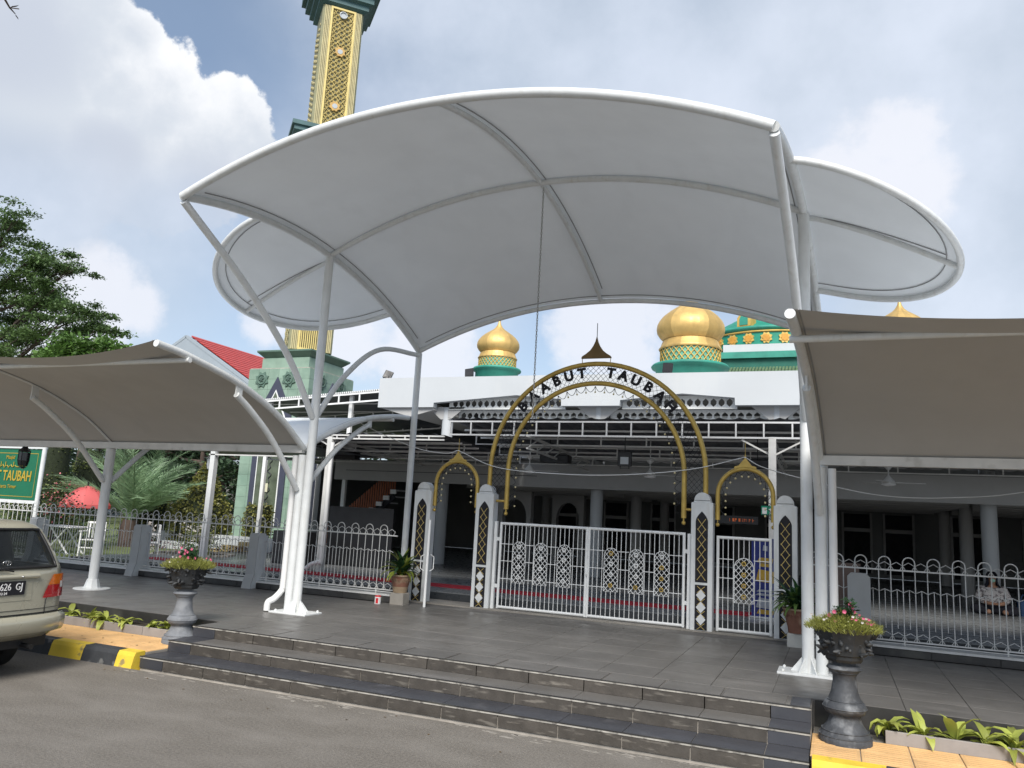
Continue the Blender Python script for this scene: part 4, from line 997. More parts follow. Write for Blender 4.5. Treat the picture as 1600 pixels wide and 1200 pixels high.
T_ = [((0, 0, .12), .23, .20), ((0, 0, .30), .215, .18), ((0, -.01, .50), .215, .16), ((.20, 0, .50), .085), ((.28, -.05, .30), .068), ((.16, -.22, .23), .055), ((-.20, 0, .50), .085), ((-.28, -.05, .30), .068), ((-.16, -.22, .23), .055)]
skin_body('patterned_top', T_, [(0,1),(1,2),(2,3),(3,4),(4,5),(2,6),(6,7),(7,8)], cloth_w, pt)
Q_ = [((0, 0, .11), .17, .13), ((.18, -.05, .11), .115), ((.41, -.22, .10), .09), ((.14, -.36, .07), .065), ((-.18, -.05, .11), .115), ((-.41, -.22, .10), .09), ((-.14, -.40, .07), .065)]
skin_body('trousers', Q_, [(0,1),(1,2),(2,3),(0,4),(4,5),(5,6)], cloth_d, pt)
g = M(); c0_ = Vector((3.02, 19.2, FZ))
g.lathe([(.001, .86), (.07, .845), (.105, .79), (.112, .72), (.105, .66), (.12, .60), (.17, .53)], tuple(c0_+Vector((0, .025, 0))), 16, a0=math.radians(-50), a1=math.radians(230)); obj('head_scarf', g, cloth_d, pt)
obj('face_mask', M().sphere(tuple(c0_+Vector((0, -.085, .675))), .05, 10, .8), mask_m, pt)
for s in (-1, 1):
    obj('eye', M().sphere(tuple(c0_+Vector((s*.032, -.098, .735))), .009, 8), black_m, pt)
    hnd = M(); hc = c0_+Vector((s*.01, -.30-.01*s, .215))
    hnd.sphere(tuple(hc), .033, 8, .6)
    for k in range(4): hnd.tube([hc+Vector((-s*.015, -.02+.012*k-.02, .0)), hc+Vector((-s*.055, -.035+.012*k, -.004)), hc+Vector((-s*.075, -.03+.012*k, -.02))], [.0085, .008, .006], 6)
    hnd.tube([hc+Vector((0, .02, .01)), hc+Vector((-s*.03, .03, .022))], [.01, .008], 6)
    obj('hand', hnd, skin, pt)
tag(obj('bag', M().bbox(3.45, 3.8, 19.1, 19.35, FZ, FZ+.32, .05).tube([(3.5, 19.2, FZ+.3), (3.55, 19.2, FZ+.42), (3.7, 19.2, FZ+.42), (3.75, 19.2, FZ+.3)], .012, 5), mat('blue_bag', (.03, .07, .16), .8)), 'dark blue bag on the hall floor right of the seated person', 'bag')

# ------------------------------------------------------------------ domes
def onion(R, H, n=22):              # bulb profile from neck up to the spike
    P = [(.80, 0), (.90, .10), (.98, .22), (1.0, .34), (.985, .46), (.93, .58), (.82, .72), (.66, .86), (.46, 1.0), (.28, 1.12), (.16, 1.24), (.08, 1.38), (.045, 1.55)]
    return [(r*R, z*R) for r, z in P]
def gold_domelet(x, y, zl, R, lab, grp='golden onion domes on the hall roof', drum=.5):
    t = thing('gold_dome', (x, y, zl), lab, 'dome', grp)
    obj('drum', M().lathe([(R*1.0, -drum*2), (R*1.0, 0), (R*1.12, .03), (R*1.14, .08), (R*1.10, .13), (R*.9, .15)], (x, y, zl), 40), teal, t)
    dz = .14
    obj('lattice_drum', M().lathe([(R*.86, dz), (R*.86, dz+R*.44)], (x, y, zl), 40, caps=False), teal_light, t)
    lt = M(); n = 16; h = R*.44
    for i in range(n):
        for s in (-1, 1):
            for q in (0, .5):
                pts = []
                for k in range(7):
                    f_ = k/6; a = 2*PI*(i+q)/n+s*f_*2*PI/n; pts.append((x+R*.875*math.cos(a), y+R*.875*math.sin(a), zl+dz+f_*h))
                lt.tube(pts, R*.018, 4, False)
    obj('gold_lattice', lt, gold_light, t)
    z1 = dz+h
    nk = [(R*.90, z1), (R*.93, z1+R*.04), (R*.88, z1+R*.10), (R*.83, z1+R*.24), (R*.80, z1+R*.30)]
    N_ = 22; bulb = [(r, z+z1+R*.31) for r, z in onion(R, 0)]
    gm = make(M().lathe(nk, (0, 0, 0), 2, a0=0, a1=2*PI/N_, smooth=True), 'neck_panel', gold_dome)
    g2 = make(M().lathe(bulb, (0, 0, 0), 2, a0=0, a1=2*PI/N_, smooth=True), 'dome_panel', gold_dome)
    for i in range(N_):
        link('neck_panel', gm, (x, y, zl), t, (0, 0, 2*PI*i/N_)); link('dome_panel', g2, (x, y, zl), t, (0, 0, 2*PI*i/N_))
    zt = zl+bulb[-1][1]
    obj('spike', M().lathe([(R*.05, -.02), (R*.07, .03), (R*.03, .07), (R*.025, .3)], (x, y, zt), 10), gold, t)
    return t
gold_domelet(-4.16, 24.5, 6.46, 1.07, 'largest golden onion dome, behind the right side of the big arch')
gold_domelet(-12.4, 28, 7.24, .86, 'smaller golden onion dome left of the big arch')
gold_domelet(2.27, 30, 7.6, .95, 'golden dome whose tip shows above the right low canopy')
for x, y, z, R in ((-4.16, 24.5, 6.46, 1.07), (-12.4, 28, 7.24, .86), (2.27, 30, 7.75, .78)): pass
md = thing('main_dome', (-3.0, 42, 5), 'green tiled main dome building with a band of golden star rosettes', 'dome')
cx, cy, R = -2.9, 42.5, 3.75
obj('star_band', M().lathe([(R, 10.51), (R, 11.13)], (cx, cy, 0), 64, caps=False), green_dome, md)
obj('band_moulding', M().lathe([(R+.02, 11.14), (R+.08, 11.16), (R+.08, 11.22), (R+.02, 11.24)], (cx, cy, 0), 64, caps=False), gold_light, md)
obj('cornice', M().lathe([(R, 11.24), (R+.12, 11.30), (R+.18, 11.38), (R+.12, 11.46), (R-.2, 11.48)], (cx, cy, 0), 64, caps=False), teal, md)
for i in range(6):
    z = 11.48+.22*i; r = (R-.15)*(1-.105*i)
    obj('tile_course', M().lathe([(r+.02, z), (r-.30, z+.225)], (cx, cy, 0), 64, smooth=False, caps=False), green_dome, md)
obj('cap', M().lathe([(R*.40, 12.78), (R*.2, 13.1), (.01, 13.3)], (cx, cy, 0), 48), gold_dome, md)
ap = [(-.36, 0), (.36, 0), (.36, .55), (.18, .85), (0, .95), (-.18, .85), (-.36, .55)]
for a in (-PI/2-.286, -PI/2+.42):
    X_, Y_ = cx+(R-.1)*math.cos(a), cy+(R-.1)*math.sin(a)
    dm_ = link('dormer', make(M().prism([(p*.95, q*.8) for p, q in ap], -.22, .5), 'dormer', gold_light), (X_, Y_, 11.47), md, (0, 0, a+PI/2)); 
    i_ = link('dormer_panel', make(M().prism([(p*.58, q*.62+.06) for p, q in ap], -.25, -.225), 'dormer_panel', teal), (X_, Y_, 11.47), dm_, (0, 0, 0)); i_.location = (0, 0, 0)
def star(n, r0, r1, a0=0): return [((r0 if i % 2 == 0 else r1)*math.cos(a0+PI*i/n), (r0 if i % 2 == 0 else r1)*math.sin(a0+PI*i/n)) for i in range(2*n)]
st_m = make(M().prism(star(8, .30, .225, PI/8), -.03, .06), 'star_rosette', gold_light)
st_i = make(M().prism(star(8, .20, .15, 0), -.06, -.03).lathe([(.07, 0), (.05, .02), (.001, .02)], (0, 0, 0), 10), 'rosette_centre', mat('ochre_centre', (.55, .27, .04), .6))
for i in range(22):
    a = -PI/2-.005+(i-7)*.2245
    o = link('star_rosette', st_m, (cx+(R+.03)*math.cos(a), cy+(R+.03)*math.sin(a), 10.84), md, (0, 0, a+PI/2))
    q = link('rosette_centre', st_i, (0, 0, 0), o); q.location = (0, 0, 0)
obj('white_tier', M().box(-4.95, 4, 38.6, 46, 10.10, 10.50), white_wall, md)
obj('green_tier', M().box(-5.1, 4.2, 38.4, 46, 9.78, 10.09), teal, md)
obj('green_wall', M().box(-4.95, 4, 38.6, 46, 9.25, 9.77), mat('deep_green', (.008, .12, .085), .6, var=.1), md)
g = M()
for i in range(62):
    xx = -5.1+.15*i; g.lathe([(.08, 0), (.08, .9)], (0, 0, 0), 5, smooth=False) if False else g.bar((xx, 38.3, 9.28), (xx, 37.2, 8.75), .10, .06, (0, 0, 1))
obj('roof_tiles', g, mat('moss_tile', (.09, .15, .075), .8, var=.3, scale=4), md)['kind'] = 'stuff'
obj('lower_roof', M().add([(-5.2, 38.35, 9.23), (4.3, 38.35, 9.23), (4.3, 36, 8.05), (-5.2, 36, 8.05)], [(0,1,2,3)]), mat('moss_base', (.05, .09, .05), .8), md)

# ------------------------------------------------------------------ minaret
mnr = thing('minaret', (-21.5, 28, 0), 'tall octagonal golden fretwork minaret on a square pale green tiled base', 'minaret')
TX0, TX1, TY0, TY1 = -23.1, -19.95, 26.0, 29.2
obj('core', M().box(TX0+.03, TX1-.03, TY0+.03, TY1-.03, 0, 7.25), grout, mnr)
tl = make(M().bbox(-.258, .258, -.015, .015, .004, .446, .004), 'cladding_tile', green_stone)
for k in range(16):
    z = .45*k+.02
    for i in range(6):
        link('cladding_tile', tl, (TX0+.2625+.525*i, TY0+.016, z), mnr); link('cladding_tile', tl, (TX1-.016, TY0+.267+.533*i, z), mnr, (0, 0, PI/2))
def tier(x0, x1, y0, y1, z0, z1, mt, nm): obj(nm, M().box(x0, x1, y0, y1, z0, z1), mt, mnr)
obj('shoulder', M().box(TX0+.35, TX1-.35, TY0+.35, TY1-.35, 7.26, 7.75), green_stone, mnr)
cxm, cym = (TX0+TX1)/2, (TY0+TY1)/2
obj('base_cornice', M().lathe([(1.66, 7.76), (1.72, 7.80), (2.02, 8.0), (2.02, 8.07), (1.5, 8.08)], (cxm, cym, 0), 4, a0=PI/4, a1=PI/4+2*PI, smooth=False), green_stone_dark, mnr)
# pointed arch surrounds and windows on the two visible faces
def face_arch(nm, hw, zs, zt, z0, dep, mt, ax):
    o = arch = [(-hw, z0), (hw, z0), (hw, zs), (0, zt), (-hw, zs)]
    if ax == 'y': return obj(nm, M().prism([(cxm-.0+a, b) for a, b in o], TY0-dep, TY0-.001-dep*.0), mt, mnr)
    return obj(nm, M().prism([(cym+a, b) for a, b in o], TX1+.001, TX1+dep, 'x'), mt, mnr)
for ax in 'yx':
    face_arch('arch_surround', .88, 5.25, 6.85, .7, .06, navy, ax)
    face_arch('arch_line', .60, 5.15, 6.30, .7, .075, white_bar, ax)
    face_arch('arch_window', .55, 5.1, 6.2, .75, .085, mihrab_glass, ax)
    g = M()
    for k in range(8):
        for s in (-1, 1):
            c_ = [(0, 1.1+.6*k), (s*.16, 1.25+.6*k), (s*.10, 1.4+.6*k), (s*.22, 1.55+.6*k), (0, 1.7+.6*k)]
            pts = [((cxm+a, TY0-.10, b) if ax == 'y' else (TX1+.10, cym+a, b)) for a, b in c_ if b < 5.8]
            if len(pts) > 2: g.tube(curve_pts(pts, 4), .02, 5, False)
    obj('window_scroll', g, black_wire, mnr)
tag(obj('notice', M().box(-21.75, -21.4, TY0-.12, TY0-.11, 2.05, 2.4), mat('paper', (.6, .58, .42), .8)), 'square cream notice on the minaret window', 'notice')
em = make(M().prism(star(8, .36, .26, PI/8), -.05, .0).tube([(.2*math.cos(2*PI*i/12), -.06, .2*math.sin(2*PI*i/12)) for i in range(12)], .03, 6, closed=True), 'star_emblem', green_stone_dark)
ei = make(M().prism(star(6, .13, .05, .3), -.09, -.05), 'emblem_centre', mat('emblem_dark', (.06, .10, .08), .6))
for dx in (-.78, .62):
    o = link('star_emblem', em, (cxm+dx-.05, TY0-.002, 6.75), mnr); q = link('emblem_centre', ei, (0, 0, 0), o); q.location = (0, 0, 0)
    o = link('star_emblem', em, (TX1+.002, cym+dx, 6.75), mnr, (0, 0, PI/2)); q = link('emblem_centre', ei, (0, 0, 0), o); q.location = (0, 0, 0)
# octagonal shaft: wide faces on the diagonals
def octo(rw, ch):      # half-width across flats, chamfer size -> 8 points
    a = rw; b = rw-ch; return [(a, -b), (a, b), (b, a), (-b, a), (-a, b), (-a, -b), (-b, -a), (b, -a)]
SC = (cxm+.1, cym)
def shaft(z0, z1, rw, ch, mt, nm):
    o = M().prism([(SC[0]+x, SC[1]+y) for x, y in octo(rw, ch)], z0, z1, 'z'); return obj(nm, o, mt, mnr)
RW, CH = 1.26, 1.20
shaft(8.14, 24.6, RW, CH, shaft_side, 'shaft')
# south-east diagonal face panel frame: local frame
dn = Vector((1, -1, 0)).normalized(); dt = Vector((1, 1, 0)).normalized()
fc = Vector((SC[0]+RW-CH/2, SC[1]-(RW-CH/2), 0)); fw = CH*math.sqrt(2)/2
def fp(s, d, z): return fc+dt*s+dn*d+Vector((0, 0, z))
def fbox(m, s0, s1, d0, d1, z0, z1):
    q = [fp(s0, d1, z0), fp(s1, d1, z0), fp(s1, d0, z0), fp(s0, d0, z0), fp(s0, d1, z1), fp(s1, d1, z1), fp(s1, d0, z1), fp(s0, d0, z1)]
    m.add(q, [(3,2,1,0),(4,5,6,7),(0,1,5,4),(1,2,6,5),(2,3,7,6),(3,0,4,7)])
def panel(z0, z1, kind):
    g = M(); fbox(g, -fw+.29, fw-.29, .0, .02, z0, z1); bk = obj('fret_back', g, shaft_dark, mnr)
    g = M()
    for s in (-1, 1): fbox(g, s*(fw-.32)-.045, s*(fw-.32)+.045, 0, .09, z0, z1)
    fbox(g, -fw+.28, fw-.28, 0, .089, z0-.05, z0+.04); fbox(g, -fw+.28, fw-.28, 0, .089, z1-.04, z1+.05); obj('fret_frame', g, fret_m, mnr)
    g = M()
    for s in (-1, 1):
        for q in (.0, .07, .14, .21): fbox(g, s*(fw-.03-q)-.02, s*(fw-.03-q)+.02, 0, .05+.1*q, z0-.05, z1+.05)
    obj('pilaster_ribs', g, shaft_m, mnr)['kind'] = 'stuff'
    W_ = fw-.37; g = M()
    if kind == 'fins':
        for i in range(11): s = -W_+2*W_*(i+.5)/11; fbox(g, s-.02, s+.02, .02, .08, z0, z1)
        obj('fins', g, fret_m, mnr); return
    st = W_/2*1.0; nz = int((z1-z0)/st)
    for r_ in range(nz+1):
        for c_ in range(-2, 3):
            off = 0
            s0_, zc = c_*st, z0+r_*st
            ph_ = 0 if (r_+c_) % 2 == 0 else PI/8
            P = []
            for i in range(16):
                rr = st*(.60 if i % 2 == 0 else .30); a = 2*PI*i/16+ph_
                s_ = max(-W_, min(W_, s0_+rr*math.cos(a))); z_ = max(z0, min(z1, zc+rr*math.sin(a))); P.append(fp(s_, .045, z_))
            g.tube(P, .020, 4, closed=True)
    obj('fretwork', g, fret_m, mnr)
    for zc in [z0+(z1-z0)*k for k in ((.30, .93) if z1-z0 > 6 else (.5,))][:2]:
        pass
panel(8.2, 10.0, 'fins'); panel(10.1, 17.0, 'fret'); panel(18.4, 24.35, 'fret')
for zc in (19.5, 22.2):
    g = M(); q = star(8, .26, .20, PI/8); vs_ = [fp(a, .13, zc+b) for a, b in q]+[fp(a, .05, zc+b) for a, b in q]; n = 16
    g.add(vs_, [tuple(range(n))]+[(i, (i+1) % n, (i+1) % n+n, i+n) for i in range(n)]); o = obj('star_boss', g, mat('boss_orange', (.52, .33, .10), .55), mnr)
    g = M(); q = star(8, .13, .11, 0); g.add([fp(a, .14, zc+b) for a, b in q], [tuple(range(16))]); obj('boss_glass', g, lens_m, o)
g = M(); g.tube([fp(.16*math.cos(2*PI*i/16), .12, 24.05+.16*math.sin(2*PI*i/16)) for i in range(16)], .03, 6, closed=True); g.add([fp(.15*math.cos(2*PI*i/16), .1, 24.05+.15*math.sin(2*PI*i/16)) for i in range(16)], [tuple(range(16))])
obj('clock_face', g, lens_m, mnr)
for (a, b) in (((-(RW-CH), -RW), (-RW, -(RW-CH))), ((RW, RW-CH), (RW-CH, RW))):     # carved strips on the side faces
    g = M(); A = Vector((SC[0]+a[0], SC[1]+a[1], 0)); B = Vector((SC[0]+b[0], SC[1]+b[1], 0)); nn = (Vector((1, 1, 0)) if a[0] == RW else Vector((-1, -1, 0))).normalized()*.02; z = 8.3
    while z < 23.5:
        for k in range(1, 7): p = A.lerp(B, k/7)+nn+Vector((0, 0, z+.13*(k % 2))); g.tube([p+Vector((0, 0, .08)), p+(B-A).normalized()*.06, p-Vector((0, 0, .08)), p-(B-A).normalized()*.06], .014, 4, closed=True)
        z += .27
    obj('carved_strip', g, shaft_m, mnr)['kind'] = 'stuff'
def ring(z, prof, mt, nm):
    obj(nm, M().lathe([(r*.92*math.sqrt(2), z+h) for r, h in prof], (SC[0], SC[1], 0), 4, a0=0, a1=2*PI, smooth=False), mt, mnr)
ring(17.25, [(1.2, 0), (1.85, .45), (1.85, .62), (1.95, .66), (1.95, .85), (1.7, .95), (1.15, 1.05)], teal_dark, 'lower_gallery'); ring(17.05, [(1.1, 0), (1.25, .12), (1.15, .2)], shaft_m, 'gallery_moulding')
ring(24.45, [(1.03, 0), (1.22, .1), (1.22, .32), (1.42, .40), (1.42, .70), (1.64, .78), (1.64, 1.15), (1.84, 1.2), (1.84, 1.6), (1.0, 1.7)], teal_dark, 'upper_gallery')
ring(26.16, [(1.3, 0), (1.3, 2.4), (1.6, 2.5), (1.5, 2.8), (.4, 4.2), (.02, 6.2)], shaft_m, 'lantern_top')

# ------------------------------------------------------------------ garden left of the gate
random.seed(11)
struct('lawn', M().box(-70, -9.2, 12.62, 13.29, -.4, .02).box(-70, -16.52, 13.29, 60, -.4, .02), lawn_m)
struct('garden_path', M().box(-16.4, -9.25, 12.63, 13.28, .021, .035), conc)
g = M()
for i in range(9000):
    x = random.uniform(-24, -11.5); y = random.uniform(12.7, 15.5) if x < -16.6 else random.uniform(12.7, 13.25)
    h = random.uniform(.03, .09); a = random.uniform(0, PI); dx, dy = math.cos(a)*.006, math.sin(a)*.006
    g.add([(x-dx, y-dy, .02), (x+dx, y+dy, .02), (x+random.uniform(-.03, .03), y+random.uniform(-.03, .03), .02+h)], [(0, 1, 2)])
tag(obj('grass', g, grass_m), 'short grass behind the white fence', 'grass', kind='stuff')
def pg(px, py, z=.02):                       # where the ray of a picture point meets the height z
    d = pdir(px, py); t = (z-CAM.z)/d.z; return CAM+d*t
# topiaries
def topiary(x, y, w_, zb, zt, cone, lab, mt=leaf_top, n=2600, stem=True):
    t = thing('topiary', (x, y, 0), lab, 'shrub', 'clipped shrubs in the garden')
    g = M()
    for i in range(n):
        k = random.random(); z = zb+(zt-zb)*k
        if cone: r = w_*(1-k)**.8 if cone == 1 else w_*(.86+.14*math.sin(k*9))*(1-k**9)
        else: r = w_*(1-.25*k**6)
        a = random.uniform(0, 2*PI); rr = r*random.uniform(.80, 1.04)
        g.leaf((x+rr*math.cos(a), y+rr*math.sin(a), z), .085, .7, .2)
    inner = [(w_*.82*((1-k)**.8 if cone == 1 else (1-.2*k**6)), zb+(zt-zb)*k*.97) for k in [i/8 for i in range(9)]]
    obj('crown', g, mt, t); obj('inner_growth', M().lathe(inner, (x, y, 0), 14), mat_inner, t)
    if stem: obj('trunk', M().tube([(x, y, 0), (x, y, zb+.2)], .06, 8), bark, t)
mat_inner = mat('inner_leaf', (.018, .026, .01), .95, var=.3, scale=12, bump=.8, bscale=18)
topiary(-24.5, 18.6, .62, .9, 4.2, 2, 'tall round-topped clipped shrub beside the green sign', n=3600, mt=leaf_top2)
topiary(-24.9, 18.9, 1.15, .1, 1.95, 0, 'broad clipped hedge block below the tall shrub beside the green sign', n=3800, mt=leaf_top2, stem=False)
topiary(-25.2, 20.6, .60, .6, 3.15, 2, 'narrower round-topped clipped shrub left of the red umbrella', n=2400, mt=leaf_top2)
topiary(-19.55, 20.5, .72, 1.55, 2.85, 1, 'pointed upper tier of the cone shrub left of the white post', n=2000)
topiary(-19.55, 20.5, .98, .15, 1.6, 0, 'squared lower tier of the cone shrub left of the white post', n=3000, stem=False)
topiary(-18.1, 21.6, .50, .2, 1.55, 0, 'small square clipped shrub between the white post and the minaret', n=1300, stem=False)
topiary(-21.9, 20.4, .8, .1, 1.75, 0, 'clipped block shrub under the palm fronds', n=2400, stem=False)
# palm
pl = thing('date_palm', (-20.6, 18.6, 0), 'young date palm with arching grey-green fronds behind the fence', 'palm')
obj('trunk', M().tube([(-20.6, 18.6, 0), (-20.62, 18.6, .5), (-20.6, 18.6, .85)], [.28, .30, .22], 10), bark, pl)
for k in range(34):
    az = 2*PI*k/34*1.0+random.uniform(-.15, .15); el = math.radians(random.uniform(35, 88)); ln = random.uniform(2.3, 3.2)
    g = M(); p = Vector((-20.6, 18.6, .8)); h = Vector((math.cos(az), math.sin(az), 0)); sd_ = Vector((-h.y, h.x, 0)); pts = [p.copy()]; n = 24; e = el; tan = []
    for i in range(n):
        d = h*math.cos(e)+Vector((0, 0, 1))*math.sin(e); tan.append(d); p = p+d*ln/n; pts.append(p.copy()); e -= random.uniform(.7, 1.1)/n*(.4+1.3*i/n)
    g.tube(pts, [.022*(1-i/(n+1))+.004 for i in range(n+1)], 5)
    for i in range(3, n):
        L_ = .62*math.sin(PI*(i/n)**.7)**.6+.08
        for q in (0, .5):
            for s in (-1, 1):
                b = pts[i].lerp(pts[i+1], q); d = (tan[i]*.85+sd_*s*.8+Vector((0, 0, random.uniform(.0, .3)))).normalized(); w_ = tan[i]*.015
                d = (d+Vector((random.gauss(0, .12), random.gauss(0, .12), random.gauss(0, .12)))).normalized(); g.add([b-w_, b+w_, b+d*L_*.6+w_*.6-Vector((0, 0, .02)), b+d*L_-Vector((0, 0, .10*L_))], [(0, 1, 2), (0, 2, 3)])
    obj('frond', g, leaf_palm, pl)
# umbrella, flowers in front of it
um = thing('garden_umbrella', (-20.6, 17.4, 0), 'round coral red garden umbrella on a dark pole over the white garden seats', 'umbrella')
ux, uy = -21.1, 17.3
NU = 8
for i in range(NU):
    rows = []
    for k in range(7):
        f_ = k/6; row = []
        for j in range(5):
            a = 2*PI*(i+j/4)/NU; fl_ = 1-.05*math.sin(PI*j/4)*f_
            row.append(Vector((ux+.70*f_*fl_*math.cos(a), uy+.70*f_*fl_*math.sin(a), 1.27+.56*(1-f_**1.9))))
        rows.append(row)
    pn = obj('canopy_panel', M().grid(rows), umb_red, um)
    row = rows[-1]; obj('valance', M().grid([row, [v*1.0+Vector((0, 0, -.11)) for v in row]]), umb_red, pn)
obj('pole', M().tube([(ux, uy, 0), (ux, uy, 1.95)], .022, 8), darkbox, um)
g = M(); g2 = M()
for i in range(420):
    x = -21.15+random.gauss(0, .40); y = 16.4+random.gauss(0, .15); z = 1.25+random.gauss(0, .30)
    (g if random.random() < .45 else g2).leaf((x, y, z), .07, .8, .3)
fs = thing('flowering_bush', (-21.3, 16.4, 0), 'rose-red flowering bush in front of the red umbrella', 'bush')
obj('blossoms', g, petal_rose, fs)['kind'] = 'stuff'; 
for i in range(900):
    x = -21.1+random.gauss(0, .5); y = 16.45+random.gauss(0, .2); z = .85+random.gauss(0, .35)
    if z > .02: g2.leaf((x, y, z), .08, .7, .3)
obj('foliage', g2, leaf_dark, fs); obj('stem', M().tube([(-21.3, 16.45, 0), (-21.3, 16.45, .9)], .03, 6), bark, fs)
# white garden furniture
def chair_w(x, y, rot, lab):
    t = thing('garden_chair', (x, y, .02), lab, 'chair', 'white slatted garden chairs')
    P = lambda a, b, c: (x+a, y+b, .02+c)
    for sx in (-.22, .22):
        for sy in (-.2, .2): obj('leg', M().bar(P(sx, sy, 0), P(sx*.98, sy, .85 if sy > 0 else .62), .03), white_p, t)
        obj('armrest', M().box(x+sx-.03, x+sx+.03, y-.24, y+.22, .63, .655), white_p, t)
    s_ = obj('seat', M().box(x-.21, x+.21, y-.21, y+.19, .42, .44), white_p, t)
    for k in range(5): obj('back_slat', M().box(x-.18+.08*k, x-.145+.08*k, y+.185, y+.2, .47, .84), white_p, t)
    obj('back_rail', M().box(x-.23, x+.23, y+.18, y+.215, .84, .89), white_p, t); obj('stretcher', M().box(x-.22, x+.22, y-.21, y-.19, .22, .25), white_p, t)
    t.rotation_euler = (0, 0, rot)
chair_w(-17.75, 14.9, .5, 'white slatted garden chair left of the thin canopy post'); chair_w(-16.5, 15.6, -.7, 'white slatted garden chair right of the thin canopy post')
tb_ = thing('garden_table', (-18.7, 14.9, .02), 'white folding garden table with crossed legs beside the chair', 'table')
obj('tabletop', M().box(-19.3, -18.15, 14.55, 15.2, .70, .73), white_p, tb_)
for y in (14.65, 15.1): obj('leg', M().bar((-19.1, y, .02), (-18.4, y, .7), .03), white_p, tb_); obj('leg', M().bar((-18.3, y+.03, .02), (-19.05, y+.03, .7), .03), white_p, tb_)
pr2 = thing('round_planter', (-15.9, 16.6, .02), 'low round bed with a pale scalloped brick edge on the lawn', 'planter')
for i in range(30):
    a = 2*PI*i/30; obj('edge_brick', M().cbox((-15.9+.95*math.cos(a), 16.6+.95*math.sin(a), .10), (.13, .13, .16)), conc, pr2)
obj('soil_bed', M().lathe([(.9, 0), (.9, .12)], (-15.9, 16.6, .02), 24), soil, pr2)
def bush(x, y, zb, r, h, n, mt, lab, nm='garden_bush', fl=None, sz=.07):
    t = thing(nm, (x, y, zb), lab, 'bush')
    g = M()
    for i in range(n):
        a = random.uniform(0, 2*PI); q = random.random()**.5; z = random.random(); rr = r*q*math.sin(PI*min(1, .25+.75*z))
        g.leaf((x+rr*math.cos(a), y+rr*math.sin(a), zb+h*z), sz, .6, .4)
    obj('foliage', g, mt, t)
    if fl:
        g = M()
        for i in range(int(n*.12)): a = random.uniform(0, 2*PI); rr = r*random.random(); g.leaf((x+rr*math.cos(a), y-rr*.6, zb+h*random.uniform(.5, 1.02)), sz*1.1, .9, .6)
        obj('blossoms', g, fl, t)['kind'] = 'stuff'
    obj('stem', M().tube([(x, y, zb), (x, y, zb+h*.5)], .02, 5), bark, t)
bush(-15.7, 16.5, .14, .5, .75, 500, leaf_top2, 'green shrub with pale blossoms growing in the round bed', fl=petal_white)
bush(-16.6, 17.6, .02, .8, 1.0, 900, leaf_top2, 'low shrub with yellow-white blossoms behind the garden chairs', fl=petal_white)
bush(-17.2, 16.2, .02, .35, .9, 300, petal_white, 'white leaved potted shrub between the garden chairs')
for i, x in enumerate((-19.9, -20.9, -23.2, -24.2)): bush(x, 16.6+.5*(i % 2), .02, .8, 1.15, 900, leaf_top2 if i % 2 else leaf_dark, ('dark hedge shrub behind the garden table', 'green hedge shrub under the red umbrella', 'dark hedge shrub behind the parked car', 'green hedge shrub at the left photo edge behind the car')[i])
bush(-13.6, 19.5, .02, .9, .9, 700, leaf_top2, 'low green shrub in front of the cone shrub')
# white stepped planters with cream blocks near the minaret
wp = thing('low_wall', (-17.5, 20.2, 0), 'low white garden wall with stepped cream blocks in front of the minaret', 'wall')
obj('wall', M().box(-21.5, -15.0, 20.2, 20.4, .02, .50), white_wall, wp); obj('wall', M().box(-19.8, -12.6, 19.2, 19.35, .02, .26), white_wall, wp)
for i, (x, z) in enumerate(((-17.6, .03), (-17.25, .03), (-17.15, .16), (-16.8, .16), (-16.55, .29), (-16.2, .29), (-16.9, .03), (-16.5, .03))): obj('cream_block', M().bbox(x, x+.33, 18.95, 19.15, z, z+.125, .006), cream, wp)
g = M()
for i in range(700):
    x = random.uniform(-20.5, -12.8); g.leaf((x, 18.6+random.gauss(0, .12), .02+random.uniform(.02, .26)), .09, .4, .2)
tag(obj('purple_border', g, leaf_red), 'row of dark purple leafed border plants along the low white wall', 'plants', kind='stuff')
tag(obj('carpet', M().box(-15.4, -13.3, 14.2, 14.75, FZ+.001, FZ+.012), red_carpet), 'short red carpet on the floor behind the pink flowering urn', 'carpet')
struct('side_floor', M().box(-16.5, -13.3, 13.62, 15.6, FZ+.0005, FZ+.0009), hall_tile)
# green name board
sg = thing('name_board', (-19, 13.6, 0), 'green board in a white frame reading BAABUT TAUBAH at the left edge', 'sign')
SY = 13.5
obj('board', M().box(-21.6, -18.22, SY, SY+.04, 1.36, 2.62), sign_green, sg)
obj('frame', M().box(-21.7, -18.1, SY-.03, SY+.06, 2.63, 2.70).box(-21.7, -18.1, SY-.03, SY+.06, 1.27, 1.35), white_steel, sg)
obj('frame_inner', M().box(-21.5, -18.32, SY-.006, SY-.002, 2.50, 2.515).box(-21.5, -18.32, SY-.006, SY-.002, 1.43, 1.442).box(-18.33, -18.32, SY-.006, SY-.002, 1.44, 2.5), sign_gold, sg)
obj('post', M().tube([(-18.14, SY+.01, 0), (-18.14, SY+.01, 2.70)], .055, 12), white_steel, sg); obj('post', M().tube([(-21.7, SY+.01, 0), (-21.7, SY+.01, 2.70)], .055, 12), white_steel, sg)
text('lettering', 'BAABUT TAUBAH', (-18.45, SY-.01, 1.93), .36, sign_gold, sg, .004, off=.006, sx=.74, align='RIGHT')
text('address_line', 'Jl.   Jakarta Timur', (-18.95, SY-.01, 1.67), .13, sign_gold, sg, .003, align='RIGHT')
text('address_line', 'Masjid', (-19.15, SY-.01, 2.40), .13, sign_gold, sg, .003, align='RIGHT', rot=(PI/2, 0, 0))
g = M(); random.seed(5)
x = -18.7
